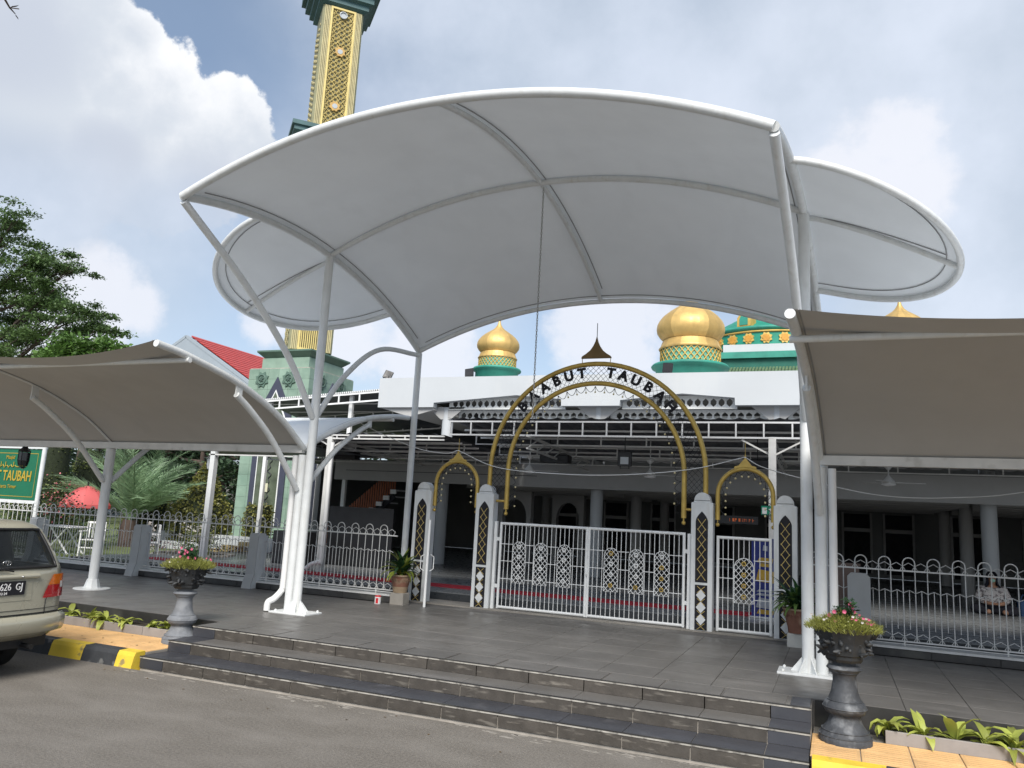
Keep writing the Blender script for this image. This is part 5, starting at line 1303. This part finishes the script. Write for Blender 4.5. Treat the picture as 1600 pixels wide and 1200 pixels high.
while x > -21:
    w_ = random.uniform(.10, .22); g.tube(curve_pts([(x, SY-.012, 2.19), (x-w_*.3, SY-.012, 2.165), (x-w_*.7, SY-.012, 2.17), (x-w_, SY-.012, 2.20+random.choice((0, .02, .09)))], 4), .011, 5)
    if random.random() < .6: g.sphere((x-w_*.5, SY-.012, random.choice((2.13, 2.23))), .012, 6)
    if random.random() < .4: g.tube([(x-w_*.2, SY-.012, 2.17), (x-w_*.2, SY-.012, 2.29)], .010, 5)
    x -= w_+.035
obj('arabic_line', g, sign_gold, sg)
# lanterns
def lantern(x, y, z, lab, mt):
    t = thing('hanging_lantern', (x, y, z), lab, 'lantern', 'lanterns hanging from the walkway canopies')
    obj('cord', M().tube([(x, y, z+.42), (x, y, 2.40)], .004, 5), darkbox, t)
    obj('roof', M().lathe([(.105, .28), (.11, .29), (.05, .36), (.02, .42)], (x, y, z), 6, smooth=False), mt, t)
    cg = obj('cage', M().lathe([(.07, .02), (.09, .12), (.09, .27)], (x, y, z), 6, smooth=False, caps=False).lathe([(.02, -.03), (.07, .015)], (x, y, z), 6), lens_m if mt is not darkbox else car_glass, t)
    g = M()
    for i in range(6):
        a = PI/3*i; g.tube([(x+.07*math.cos(a), y+.07*math.sin(a), z+.02), (x+.092*math.cos(a), y+.092*math.sin(a), z+.12), (x+.092*math.cos(a), y+.092*math.sin(a), z+.28)], .007, 4)
    obj('cage_bars', g, darkbox, cg)
lantern(-13.96, 10.0, 2.02, 'black hanging lantern in front of the green name board', darkbox)
lantern(-14.6, 15.4, 2.36, 'white glass lantern beside the white post left of the minaret', grey_bar)

# trees
def tree(name, x, y, pads, lab, mt, trunk_h, tr=.3, n=500, sz=.3, flat=.28, limbs=True):
    t = thing(name, (x, y, 0), lab, 'tree', 'trees behind the garden')
    g = M(); b = M(); b.tube([(x, y, 0), (x+.1, y, trunk_h*.5), (x, y, trunk_h)], [tr, tr*.8, tr*.45], 9)
    for (px, py, pz, r) in pads:
        if limbs:
            z0 = max(1.5, min(trunk_h*.95, pz-abs(Vector((px-x, py-y)).length)*.28)); s = Vector((x, y, z0)); e = Vector((px, py, pz-.1)); mid = s.lerp(e, .5)+Vector((0, 0, -.06*(e-s).length))
            b.tube(curve_pts([s, mid, e], 4), [.13-.1*i/8 for i in range(9)], 6)
            for q in range(4): a = random.uniform(0, 2*PI); b.tube([mid.lerp(e, .3+.15*q), e+Vector((math.cos(a)*r*.7, math.sin(a)*r*.7, random.uniform(-.05, .15)))], [.035, .01], 4)
        cl = [(random.gauss(0, .62)*r, random.gauss(0, .5)*r, random.gauss(0, flat*.5)*r) for _ in range(max(4, int(r*5)))]
        for i in range(int(n*r)):
            c_ = random.choice(cl); q = (px+c_[0]+random.gauss(0, .16*r+.08), py+c_[1]+random.gauss(0, .16*r+.08), pz+c_[2]+random.gauss(0, (.16*flat)*r+.05))
            g.leaf(q, sz, .5, .9 if flat < .4 else .3)
    obj('trunk', b, bark, t); obj('crown', g, mt, t)
def at(px, py, Y):
    d = pdir(px, py); return CAM+d*((Y-CAM.y)/d.y)
random.seed(21)
pads = []
for (a, b, r) in ((20, 345, 1.1), (-20, 330, 1.3), (-40, 370, 1.6), (10, 385, 1.4), (50, 400, 1.2), (85, 395, 1.0), (70, 415, 1.3), (105, 415, .9), (115, 420, .6), (30, 420, 1.6), (-20, 415, 2.0), (10, 450, 1.6), (55, 455, 1.5), (85, 450, .9), (20, 475, 1.8), (65, 478, 1.4), (95, 478, 1.0), (120, 482, 1.1), (140, 490, .8), (-20, 480, 2), (10, 500, 1.4), (45, 495, .8), (90, 508, 1.3), (125, 510, 1.1), (150, 518, .9), (165, 517, .6), (10, 525, 1.5), (40, 530, 1.4), (85, 530, 1.0), (60, 548, 1.5), (20, 550, 1.6), (-30, 530, 2), (-5, 355, .9), (-60, 440, 2.5), (-80, 380, 2.5), (-50, 300, 1.6)):
    p = at(a, b, 32+random.uniform(-2.5, 2.5)); pads.append((p.x, p.y, p.z, r*1.3))
tc_ = at(-70, 520, 32)
tree('terminalia_tree', tc_.x, tc_.y, pads, 'big tiered tree with spreading flat sprays of leaves rising above the left canopy', leaf_tree, 15, .5, 760, .21, .22)
pads = [(*at(a, b, 27), r) for a, b, r in ((110, 545, 1.3), (140, 540, 1.3), (165, 545, 1.0), (125, 560, 1.6), (155, 560, 1.5), (80, 565, 1.3))]
tc2 = at(125, 700, 27)
tree('mango_tree', tc2.x, tc2.y, pads, 'fresh green tree showing just above the left canopy edge', leafmat('leaf_fresh', (.10, .19, .04), .4), 7, .2, 700, .26, .5)
for k, (a, b, Y, lab) in enumerate(((40, 720, 36, 'dark tree behind the green name board'), (215, 715, 34, 'dark tree behind the palm fronds'), (260, 700, 38, 'dark dense tree right of the palm'), (315, 720, 33, 'dark tree behind the cone shrub'), (350, 715, 36, 'dark tree between the white post and the minaret'), (140, 700, 40, 'dark far tree left of the palm'))):
    p = at(a, b, Y); pads = []
    for q in range(16): pads.append((p.x+random.gauss(0, 1.9), p.y+random.gauss(0, 1), 1.2+random.uniform(0, 4.6), random.uniform(.9, 1.5)))
    tree('shade_tree', p.x, p.y, pads, lab, leaf_dark, 4.5, .22, 330, .27, .8)
g = M()
for i in range(9000): g.leaf((random.uniform(-75, -24), random.uniform(44, 47), abs(random.gauss(0, 2.6))), .5, .6, .3)
tag(obj('far_hedgerow', g, leaf_dark), 'dark mass of far foliage closing the garden', 'foliage', kind='stuff')
tag(obj('low_building', M().box(-44, -33, 43, 46, 0, 3.4).box(-44.3, -32.7, 42.7, 46, 3.4, 3.6), pinkwall), 'pale low building glimpsed between the clipped shrubs', 'building')
# grey gable with the red roof
gh = thing('red_roofed_house', (-46.5, 48, 0), 'grey gabled house with a red tiled roof left of the minaret', 'house')
GX, GZ = -46.6, 14.05
obj('gable_wall', M().prism([(GX-8, 0), (GX+8.5, 0), (GX+8.5, GZ-4.85), (GX, GZ), (GX-8, GZ-4.6)], 45, 58), gable_m, gh)
rfm = M(); rfm.add([(GX+.25, 45.25, GZ+.10), (GX+9.2, 45.25, GZ-5.0), (GX+9.2, 59, GZ-5.0), (GX+.25, 59, GZ+.10)], [(0,1,2,3)]); rfm.add([(GX, 45.25, GZ+.10), (GX-8.8, 45.25, GZ-4.9), (GX-8.8, 59, GZ-4.9), (GX, 59, GZ+.1)], [(3,2,1,0)])
rr_ = obj('roof', rfm, red_tile, gh)
crs = make(M().box(0, .5, 45.3, 59, -.02, .04), 'tile_course', red_tile)
for i in range(20):
    o = link('tile_course', crs, (GX+.25+.45*i, 0, GZ+.13-.2555*i), rr_, (0, math.radians(26), 0))
obj('verge', M().bar((GX, 45.1, GZ+.05), (GX+9.0, 45.1, GZ-5.05), .22, .25).bar((GX, 45.1, GZ+.05), (GX-8.7, 45.1, GZ-4.9), .22, .25), gable_m, gh)
# twig reaching in at the top left corner
tw = M(); p0 = CAM+pdir(-30, -60)*9; p1 = CAM+pdir(15, 12)*9; p2 = CAM+pdir(24, 22)*9
tw.tube([p0, CAM+pdir(8, 0)*9, p1, p2], [.012, .01, .008, .004], 5); tw.tube([p1, CAM+pdir(30, 14)*9], .005, 4)
for q in (p2, p1): tw.leaf(q, .09, .4); 
tg = tw
# the twig hangs from an overhead branch of a street tree standing left of the photographer
bx, by = p0.x-2.5, p0.y-1.0
tw.tube(curve_pts([(bx, by, ROAD), (bx+.1, by, 3), (bx+.6, by+.3, p0.z-1), tuple(p0)], 6), [.22-.208*i/18 for i in range(19)], 8)
tag(obj('street_tree', tw, bark), 'bare twig with a drooping leaf tip at the top left corner of the sky', 'tree')

# ------------------------------------------------------------------ urns and pots
def urn(x, y, mts, lab, s=1.):
    random.seed(int(abs(x)*100)+3)
    t = thing('stone_urn', (x, y, SW), lab, 'urn', 'flower urns at the ends of the steps')
    pr_ = [(.225, 0), (.225, .055), (.215, .06), (.205, .09), (.19, .105), (.15, .16), (.125, .225), (.13, .235), (.165, .25), (.185, .285), (.185, .31), (.165, .345), (.145, .355), (.14, .365), (.115, .43), (.10, .52), (.10, .565), (.115, .60), (.145, .625), (.15, .64), (.14, .655), (.10, .66), (.10, .69)]
    obj('pedestal', M().lathe([(r*s, z*s) for r, z in pr_], (x, y, SW), 36), mts[0], t)
    for rr_, zz_ in ((.222, .060), (.198, .102), (.133, .232), (.186, .298), (.146, .358), (.117, .600), (.148, .634)): obj('ring', M().tube([(x+rr_*s*math.cos(2*PI*i/32), y+rr_*s*math.sin(2*PI*i/32), SW+zz_*s) for i in range(32)], .006, 6, closed=True), mts[0], t)
    bw_ = M().lathe([(.09*s, .69*s), (.15*s, .695*s), (.17*s, .72*s), (.175*s, .75*s), (.19*s, .76*s), (.215*s, .86*s), (.25*s, .95*s), (.27*s, .99*s), (.275*s, 1.0*s), (.26*s, 1.0*s), (.24*s, .96*s), (.0001, .95*s)], (x, y, SW), 8, a0=PI/8, a1=PI/8+2*PI, smooth=False)
    bo = obj('bowl', bw_, mts[1], t)
    rel = M()      # rocky relief round the bowl
    for i in range(90):
        a = random.uniform(0, 2*PI); z = random.uniform(.76, .96); r = .172+.10*(z-.75)/.25*.8
        p = Vector((x+r*s*math.cos(a), y+r*s*math.sin(a), SW+z*s)); q = p+Vector((random.gauss(0, .035), random.gauss(0, .035), random.gauss(0, .03)))
        p = p-Vector((math.cos(a), math.sin(a), 0))*.012; rel.tube([p, p.lerp(q, .5)+Vector((math.cos(a), math.sin(a), 0))*.008, q], [.010, .022, .008], 6)
    obj('relief', rel, mts[1], bo)['kind'] = 'stuff'
    return t
def moss(x, y, z, R, lab, tall, pk, grp='flowers growing in the stone urns'):
    t = thing('urn_flowers', (x, y, z), lab, 'flowers', grp)
    g = M()
    for i in range(3200):
        a = random.uniform(0, 2*PI); q = random.random()**.6*random.uniform(.85, 1.08); r = R*q*1.0; p = Vector((x+r*math.cos(a), y+r*math.sin(a), z-.02+random.random()*.13*(1.25-q)))
        d = Vector((math.cos(a)*q*.7+random.gauss(0, .4), math.sin(a)*q*.7+random.gauss(0, .4), .8)).normalized(); w_ = d.orthogonal().normalized()*.0035; L_ = random.uniform(.03, .085)*(1.15 if random.random() < .1 else 1)
        g.add([p-w_, p+w_, p+d*L_], [(0, 1, 2)])
        if i % 3 == 0: g.leaf(p+d*L_*.8, .018, .6, .5)
    obj('moss_rose', g, leaf_moss, t)
    tl_ = M(); st_ = M(); fl_ = M(); wf = M()
    for sx, sy, H_ in tall:
        st_.tube([(x+sx, y+sy, z), (x+sx*1.2, y+sy, z+H_)], .004, 5)
        for i in range(int(H_*650)):
            k = random.random(); rr = .075*(1-.4*k); a = random.uniform(0, 2*PI); tl_.leaf((x+sx*1.1+rr*math.cos(a)*random.random(), y+sy+rr*math.sin(a), z+H_*(.15+.85*k)), .045, .45, .6)
        for i in range(pk):
            a = random.uniform(0, 2*PI); c = Vector((x+sx*1.2+.07*math.cos(a), y+sy-.05+.04*math.sin(a), z+H_*random.uniform(.55, 1.05)))
            for k in range(5):
                b = 2*PI*k/5; d = Vector((math.cos(b), -.4, math.sin(b)))*.019; e = Vector((-math.sin(b), 0, math.cos(b)))*.010; fl_.add([c, c+d*.7+e, c+d, c+d*.7-e], [(0, 1, 2, 3)])
    for i in range(26):
        a = random.uniform(0, 2*PI); r = R*random.uniform(.2, 1.05); c = Vector((x+r*math.cos(a), y+r*math.sin(a), z+random.uniform(.06, .13)))
        tgt = wf if i % 2 else fl_
        for k in range(5):
            b = 2*PI*k/5; d = Vector((math.cos(b), -.3, math.sin(b)*.8))*.013; e = Vector((-math.sin(b), 0, math.cos(b)))*.008; tgt.add([c, c+d*.7+e, c+d, c+d*.7-e], [(0, 1, 2, 3)])
    obj('leafy_stems', tl_, leaf_pot, t); obj('stems', st_, leaf_pot, t); obj('pink_blossoms', fl_, petal_pink, t)['kind'] = 'stuff'; obj('pale_blossoms', wf, petal_white, t)['kind'] = 'stuff'
urn(-7.86, 8.12, (urn_grey, urn_black), 'grey stone urn on the paving at the left end of the steps', .98)
moss(-7.86, 8.12, SW+.96, .31, 'mossy flowers with a leafy pink-blossomed stem in the left urn', ((0, 0, .27), (.03, .03, .22), (-.05, 0, .24), (.08, -.03, .20), (.02, -.06, .17)), 3)
urn(.065, 8.06, (urn_dark, urn_black), 'black stone urn on the ochre paving at the right end of the steps', 1.0)
moss(.065, 8.06, SW+.98, .31, 'mossy yellow-green flowers with a thin pink-flowered stem in the right urn', ((.035, 0, .27), (.07, .02, .22), (-.04, 0, .2)), 2)
def pot(x, y, r0, r1, h, zb, lab, band, blk):
    t = thing('terracotta_pot', (x, y, zb), lab, 'pot', 'terracotta pots in front of the gate pillars')
    obj('body', M().lathe([(r0, 0), (r0*1.12, h*.25), (r1*.98, h*.75), (r1, h*.9), (r1*1.06, h*.93), (r1*1.06, h), (r1*.92, h), (r1*.85, h*.92), (.001, h*.9)], (x, y, zb), 28), terracotta, t)
    obj('lower_band', M().lathe([(r0+.004, .0), (r0*1.12+.004, h*.25), (r0*1.2+.004, h*.34)], (x, y, zb), 28, caps=False), band, t)
    obj('rim_band', M().lathe([(r1*1.06+.003, h*.93), (r1*1.06+.003, h)], (x, y, zb), 28, caps=False), terracotta_band, t)
    g = M()
    for i in range(16):
        a = 2*PI*i/16; c = Vector((x+(r1*.985)*math.cos(a), y+(r1*.985)*math.sin(a), zb+h*.70))
        tt = Vector((-math.sin(a), math.cos(a), 0)); g.tube([c+tt*.024*math.cos(b)*(1-b/9)+Vector((0, 0, 1))*.026*math.sin(b)*(1-b/9) for b in [k*.7 for k in range(9)]], .005, 4)
    obj('scroll_relief', g, terracotta, t)
pot(-6.98, 12.16, .115, .175, .30, .20, 'terracotta pot with pale lower band on a concrete block by the left pillar', terracotta_band, 0)
tag(obj('concrete_block', M().bbox(-7.11, -6.85, 12.05, 12.28, 0, .198, .01), conc), 'grey concrete block under the left terracotta pot', 'block', 'blocks under the terracotta pots')
pot(-.50, 12.16, .12, .19, .34, .19, 'dark brown terracotta pot on a whitish block by the right pillar', terracotta, 0)
tag(obj('concrete_block', M().bbox(-.64, -.36, 12.05, 12.28, 0, .188, .012), mat('pale_block', (.42, .42, .39), .85, var=.15, scale=5)), 'whitish cement block under the right terracotta pot', 'block', 'blocks under the terracotta pots')
def pot_plant(x, y, z, n, lab, s, mt2=None):
    g = M(); g2 = M()
    for i in range(n):
        az = random.uniform(0, 2*PI); (g if (i % 3 or not mt2) else g2).strap((x+random.uniform(-.05, .05), y+random.uniform(-.05, .05), z+random.uniform(0, .06)), az, random.uniform(.20, .42)*s, random.uniform(.05, .085)*s, random.uniform(40, 88), random.uniform(.7, 2.3), 5)
    if mt2:
        for i in range(9): g2.strap((x, y, z+.02), random.uniform(0, 2*PI), random.uniform(.3, .42)*s, .05*s, random.uniform(25, 45), random.uniform(1.8, 2.8), 5)
    t = thing('potted_plant', (x, y, z), lab, 'plant', 'broad leaved plants in the terracotta pots')
    obj('leaves', g, leaf_pot, t)
    if mt2: obj('yellowed_leaves', g2, mt2, t)
pot_plant(-6.98, 12.16, .47, 60, 'dark broad leaved plant with yellow lower leaves in the left pot', 1.35, leafmat('leaf_yellowgreen', (.22, .27, .04), .35))
pot_plant(-.50, 12.16, .50, 60, 'dark glossy leaved plant with drooping pale leaves in the right pot', 1.35, leafmat('leaf_palegreen', (.14, .24, .06), .35))
pc = thing('paint_can', (-7.28, 11.95, 0), 'small white tin with a red label on the terrace beside the left concrete block', 'tin')
obj('body', M().lathe([(.055, 0), (.055, .115)], (-7.28, 11.95, 0), 20), white_p, pc); obj('lid', M().lathe([(.05, .116), (.05, .135), (.045, .14)], (-7.28, 11.95, 0), 20), red_p, pc)
obj('print', M().lathe([(.0565, .01), (.0565, .10)], (-7.28, 11.95, 0), 8, a0=-1.7, a1=-.9, caps=False), red_p, pc)

# ------------------------------------------------------------------ parked car (rear towards +X, kerb side at Y = 6.62)
car = thing('parked_car', (-10.4, 5.78, ROAD), 'pale champagne station wagon parked at the left edge, seen from its rear corner', 'car')
RX, CY = -8.16, 5.80
LV = [(.40, .78, .06, .15), (.48, .83, .0, .08), (.66, .845, .015, .05), (.86, .845, .02, .05), (1.08, .84, .035, .08), (1.17, .82, .055, 1.1), (1.27, .79, .10, 1.25), (1.38, .755, .16, 1.42), (1.48, .72, .22, 1.6), (1.565, .69, .28, 1.7), (1.615, .65, .35, 1.85), (1.655, .57, .47, 2.0), (1.67, .40, .8, 2.2)]   # height, half width, rear inset, front inset
def rear_x(v, z_i): h, hw, ri, fi = z_i; return RX-ri-.10*abs(v)**3.2
LENC = 4.3
def loop(li):
    h, hw, ri, fi = li; P = []
    for i in range(17): v = -1+2*i/16; P.append((RX-ri-.11*abs(v)**4, CY+hw*v*(1 if abs(v) < .99 else .985), ROAD+h))
    fx = RX-LENC+fi*.9
    for k in (.06, .15, .28, .40, .52, .66, .80, .92): P.append((RX-ri-.11+(fx+.3-(RX-ri-.11))*k, CY+hw, ROAD+h))
    for i in range(9): v = 1-2*i/8; P.append((fx+.25*abs(v)**3, CY+hw*v, ROAD+h))
    for k in (.92, .80, .66, .52, .40, .28, .15, .06): P.append((RX-ri-.11+(fx+.3-(RX-ri-.11))*k, CY-hw, ROAD+h))
    return P
Ls = [loop(l) for l in LV]; n = len(Ls[0]); body = M(); vs_ = [p for l in Ls for p in l]; fs_ = []; gf = []
WLO, WHI = 5, 9       # window rows between these levels
for a in range(len(Ls)-1):
    for i in range(n):
        j = (i+1) % n; q = (a*n+i, a*n+j, (a+1)*n+j, (a+1)*n+i)
        rearw = 1 <= i <= 14 and WLO-1 <= a < WHI-0 and a >= 5
        sidew = (17 <= i <= 22 or n-8 <= i < n-2) and 5 <= a < 9 and i not in (19, n-5)
        (gf if (rearw or sidew) else fs_).append(q)
fs_.append(tuple((len(Ls)-1)*n+i for i in range(n)))
body.add(vs_, fs_, True)
bo = obj('body', body, car_paint, car)
so_ = bo.modifiers.new('shell', 'SOLIDIFY'); so_.thickness = .02; so_.offset = -1
gm_ = M(); gm_.add([(x-(0.006 if x > RX-1 else 0), y+(-.006 if y > CY+.6 else .006 if y < CY-.6 else 0), z) for x, y, z in vs_], gf, True)
glz = mat('tinted_glass', (.03, .035, .04), .05, var=0)
tnt = glz.node_tree; pn_ = tnt.nodes['Principled BSDF']; tr_ = tnt.nodes.new('ShaderNodeBsdfTransparent'); tr_.inputs[0].default_value = (.55, .58, .58, 1); mx_ = tnt.nodes.new('ShaderNodeMixShader'); mx_.inputs[0].default_value = .55
oo_ = [x for x in tnt.nodes if x.type == 'OUTPUT_MATERIAL'][0]; tnt.links.new(pn_.outputs[0], mx_.inputs[1]); tnt.links.new(tr_.outputs[0], mx_.inputs[2]); tnt.links.new(mx_.outputs[0], oo_.inputs[0])
for side, test in (('rear', lambda q: vs_[q[0]][0] > RX-.6 and abs(vs_[q[0]][1]-CY) < .75 and 1 <= q[0] % n <= 14), ('kerb', lambda q: 17 <= q[0] % n < 26), ('road', lambda q: q[0] % n > 30)):
    fq = [q for q in gf if test(q)]
    used = sorted({i for q in fq for i in q}); mp_ = {i: k for k, i in enumerate(used)}
    if used: obj('window_glass', M().add([gm_.v[i] for i in used], [tuple(mp_[i] for i in q) for q in fq], True), glz, car)
def rp(v, h, out=.0):          # point on the rear face; v -1..1 across, h height above the road
    for a in range(len(LV)-1):
        if LV[a][0] <= h <= LV[a+1][0]: k = (h-LV[a][0])/(LV[a+1][0]-LV[a][0]); l0, l1 = LV[a], LV[a+1]; break
    hw = l0[1]+(l1[1]-l0[1])*k; ri = l0[2]+(l1[2]-l0[2])*k
    return Vector((RX-ri-.11*abs(v)**4+out, CY+hw*v, ROAD+h))
def rpatch(v0, v1, h0, h1, out, nv=6, nh=5, sk=0.):
    rows = []
    for a in range(nh+1):
        h = h0+(h1-h0)*a/nh; rows.append([rp(v0+(v1-v0)*b/nv+sk*(a/nh)*(1-b/nv), h, out) for b in range(nv+1)])
    return M().grid(rows)
seal = M(); seal.tube([rp(-.87+1.74*i/12, 1.165, .004) for i in range(13)]+[rp(.87, 1.165+.40*i/6, .004) for i in range(1, 7)]+[rp(.87-1.74*i/12, 1.567, .004) for i in range(1, 13)]+[rp(-.87, 1.562-.40*i/6, .004) for i in range(1, 6)], .016, 6, closed=True)
obj('window_seal', seal, car_black, car)
# tail lamps: wrap round the corner
for s in (1, -1):
    for nm, h0, h1, mt in (('tail_lamp_lens', .83, .965, lamp_red), ('indicator_lens', .968, 1.08, lamp_org)):
        rows = []
        for a in range(5):
            h = h0+(h1-h0)*a/4; inn = .64+.16*((h-.83)/.255)**1.2; row = [rp(s*(inn+(1-inn)*b/6), h, .012) for b in range(7)]
            e = row[-1]; row += [Vector((e.x-.05, e.y+s*.008, e.z)), Vector((e.x-.11, e.y+s*.006, e.z))]; rows.append(row)
        tl_o = obj(nm, M().grid(rows), mt, car)
    rows = [[rp(s*(.93+.05*b), h, .017) for b in range(2)] for h in (.93, .97, 1.0)]
    obj('reversing_lamp', M().grid(rows), lamp_clear, car)
# bumper
bmp = M()
rows = []
for h, o_ in ((.45, .0), (.47, .06), (.52, .09), (.58, .095), (.635, .085), (.66, .03)):
    rows.append([Vector((RX-.0-.13*abs(v)**3.5+o_, CY+.865*v, ROAD+h)) for v in [-1+2*i/16 for i in range(17)]])
    for sgn, idx in ((1, -1),):
        e = rows[-1][-1]; rows[-1] += [Vector((e.x-.15, e.y+.012, e.z)), Vector((e.x-.45, e.y-.0, e.z))]
        e = rows[-1][0]; rows[-1] = [Vector((e.x-.45, e.y-.0, e.z)), Vector((e.x-.15, e.y-.012, e.z))]+rows[-1]
obj('bumper', bmp.grid(rows), car_paint, car)
obj('bumper_gap', M().tube([rp(-.95+1.9*i/16, .672, .004) for i in range(17)], .007, 5), car_black, car)
obj('tailgate_seam', M().tube([rp(.70, .64, .003), rp(.70, .80, .003), rp(.72, .83, .003)], .004, 4).tube([rp(-.95+1.9*i/16, .72, .003) for i in range(17)], .003, 4), car_black, car)
obj('underbody', M().box(RX-LENC+.3, RX-.12, CY-.72, CY+.72, ROAD+.30, ROAD+.44), car_black, car)
rec = obj('plate_recess', rpatch(-.42, .47, .82, 1.03, .004), car_paint, car)
gn = obj('tailgate_garnish', M().tube([rp(-.55+1.1*i/10, 1.075, .012) for i in range(11)], .026, 8), car_paint, car)
obj('lock', M().sphere(tuple(rp(.30, 1.075, .036)), .012, 8), chrome, gn)
plt = obj('number_plate', M().box(RX-.02, RX-.006, CY-.16, CY+.30, ROAD+.885, ROAD+1.03), black_m, car)
text('plate_text', '626  GJ', (RX-.004, CY+.27, ROAD+.97), .105, white_p, plt, .002, (PI/2, 0, PI/2), 0, .80, 'RIGHT'); text('plate_date', '12·24', (RX-.004, CY+.06, ROAD+.905), .038, white_p, plt, .002, (PI/2, 0, PI/2))
for q in (CY-.13,): pass
em_ = M(); 
ec = Vector((RX-.075, CY+.10, ROAD+1.215))
em_.tube([ec+Vector((0, .045*math.cos(2*PI*i/18), .030*math.sin(2*PI*i/18))) for i in range(18)], .004, 5, closed=True).tube([ec+Vector((.001, .014*math.cos(2*PI*i/14), .028*math.sin(2*PI*i/14))) for i in range(14)], .003, 5, closed=True).tube([ec+Vector((.001, .030*math.cos(2*PI*i/14), .014+.010*math.sin(2*PI*i/14))) for i in range(14)], .003, 5, closed=True)
obj('rear_emblem', em_, chrome, car)
obj('rear_wiper', M().tube([rp(-.15, 1.15, .03), rp(.05, 1.16, .035), rp(.18, 1.135, .03)], .010, 6).tube([rp(-.55, 1.25, .02), rp(-.1, 1.17, .03)], .006, 5), car_black, car)
obj('door_seam', M().box(RX-1.62, RX-1.61, CY+.842, CY+.848, ROAD+.35, ROAD+1.0), car_black, car)
for wx in (-.86, -3.42):
    for s in (-1, 1):
        wh = obj('wheel', M().tube([(RX+wx, CY+s*.60, ROAD+.31), (RX+wx, CY+s*.80, ROAD+.31)], .225, 24), chrome, car)
        pts = []
        obj('tyre', M().tube([(RX+wx+.255*math.cos(2*PI*i/28), CY+s*.70, ROAD+.31+.255*math.sin(2*PI*i/28)) for i in range(28)], .075, 10, closed=True).tube([(RX+wx, CY+s*.62, ROAD+.31), (RX+wx, CY+s*.78, ROAD+.31)], .24, 24), rubber, wh)
obj('exhaust', M().tube([(RX-.4, CY+.45, ROAD+.34), (RX+.03, CY+.45, ROAD+.32)], .028, 10), car_black, car)
obj('seat_back', M().bbox(RX-1.05, RX-.85, CY-.62, CY+.62, ROAD+.6, ROAD+1.2, .04), car_inner, car)
for y in (CY-.38, CY+.38): obj('headrest', M().bbox(RX-1.02, RX-.90, y-.15, y+.15, ROAD+1.22, ROAD+1.46, .04), mat('beige_headrest', (.30, .22, .17), .8), car)
obj('parcel_shelf', M().box(RX-.84, RX-.14, CY-.74, CY+.74, ROAD+1.13, ROAD+1.15), car_inner, car)
obj('headliner', M().box(RX-2.8, RX-.50, CY-.55, CY+.55, ROAD+1.585, ROAD+1.60), car_inner, car)
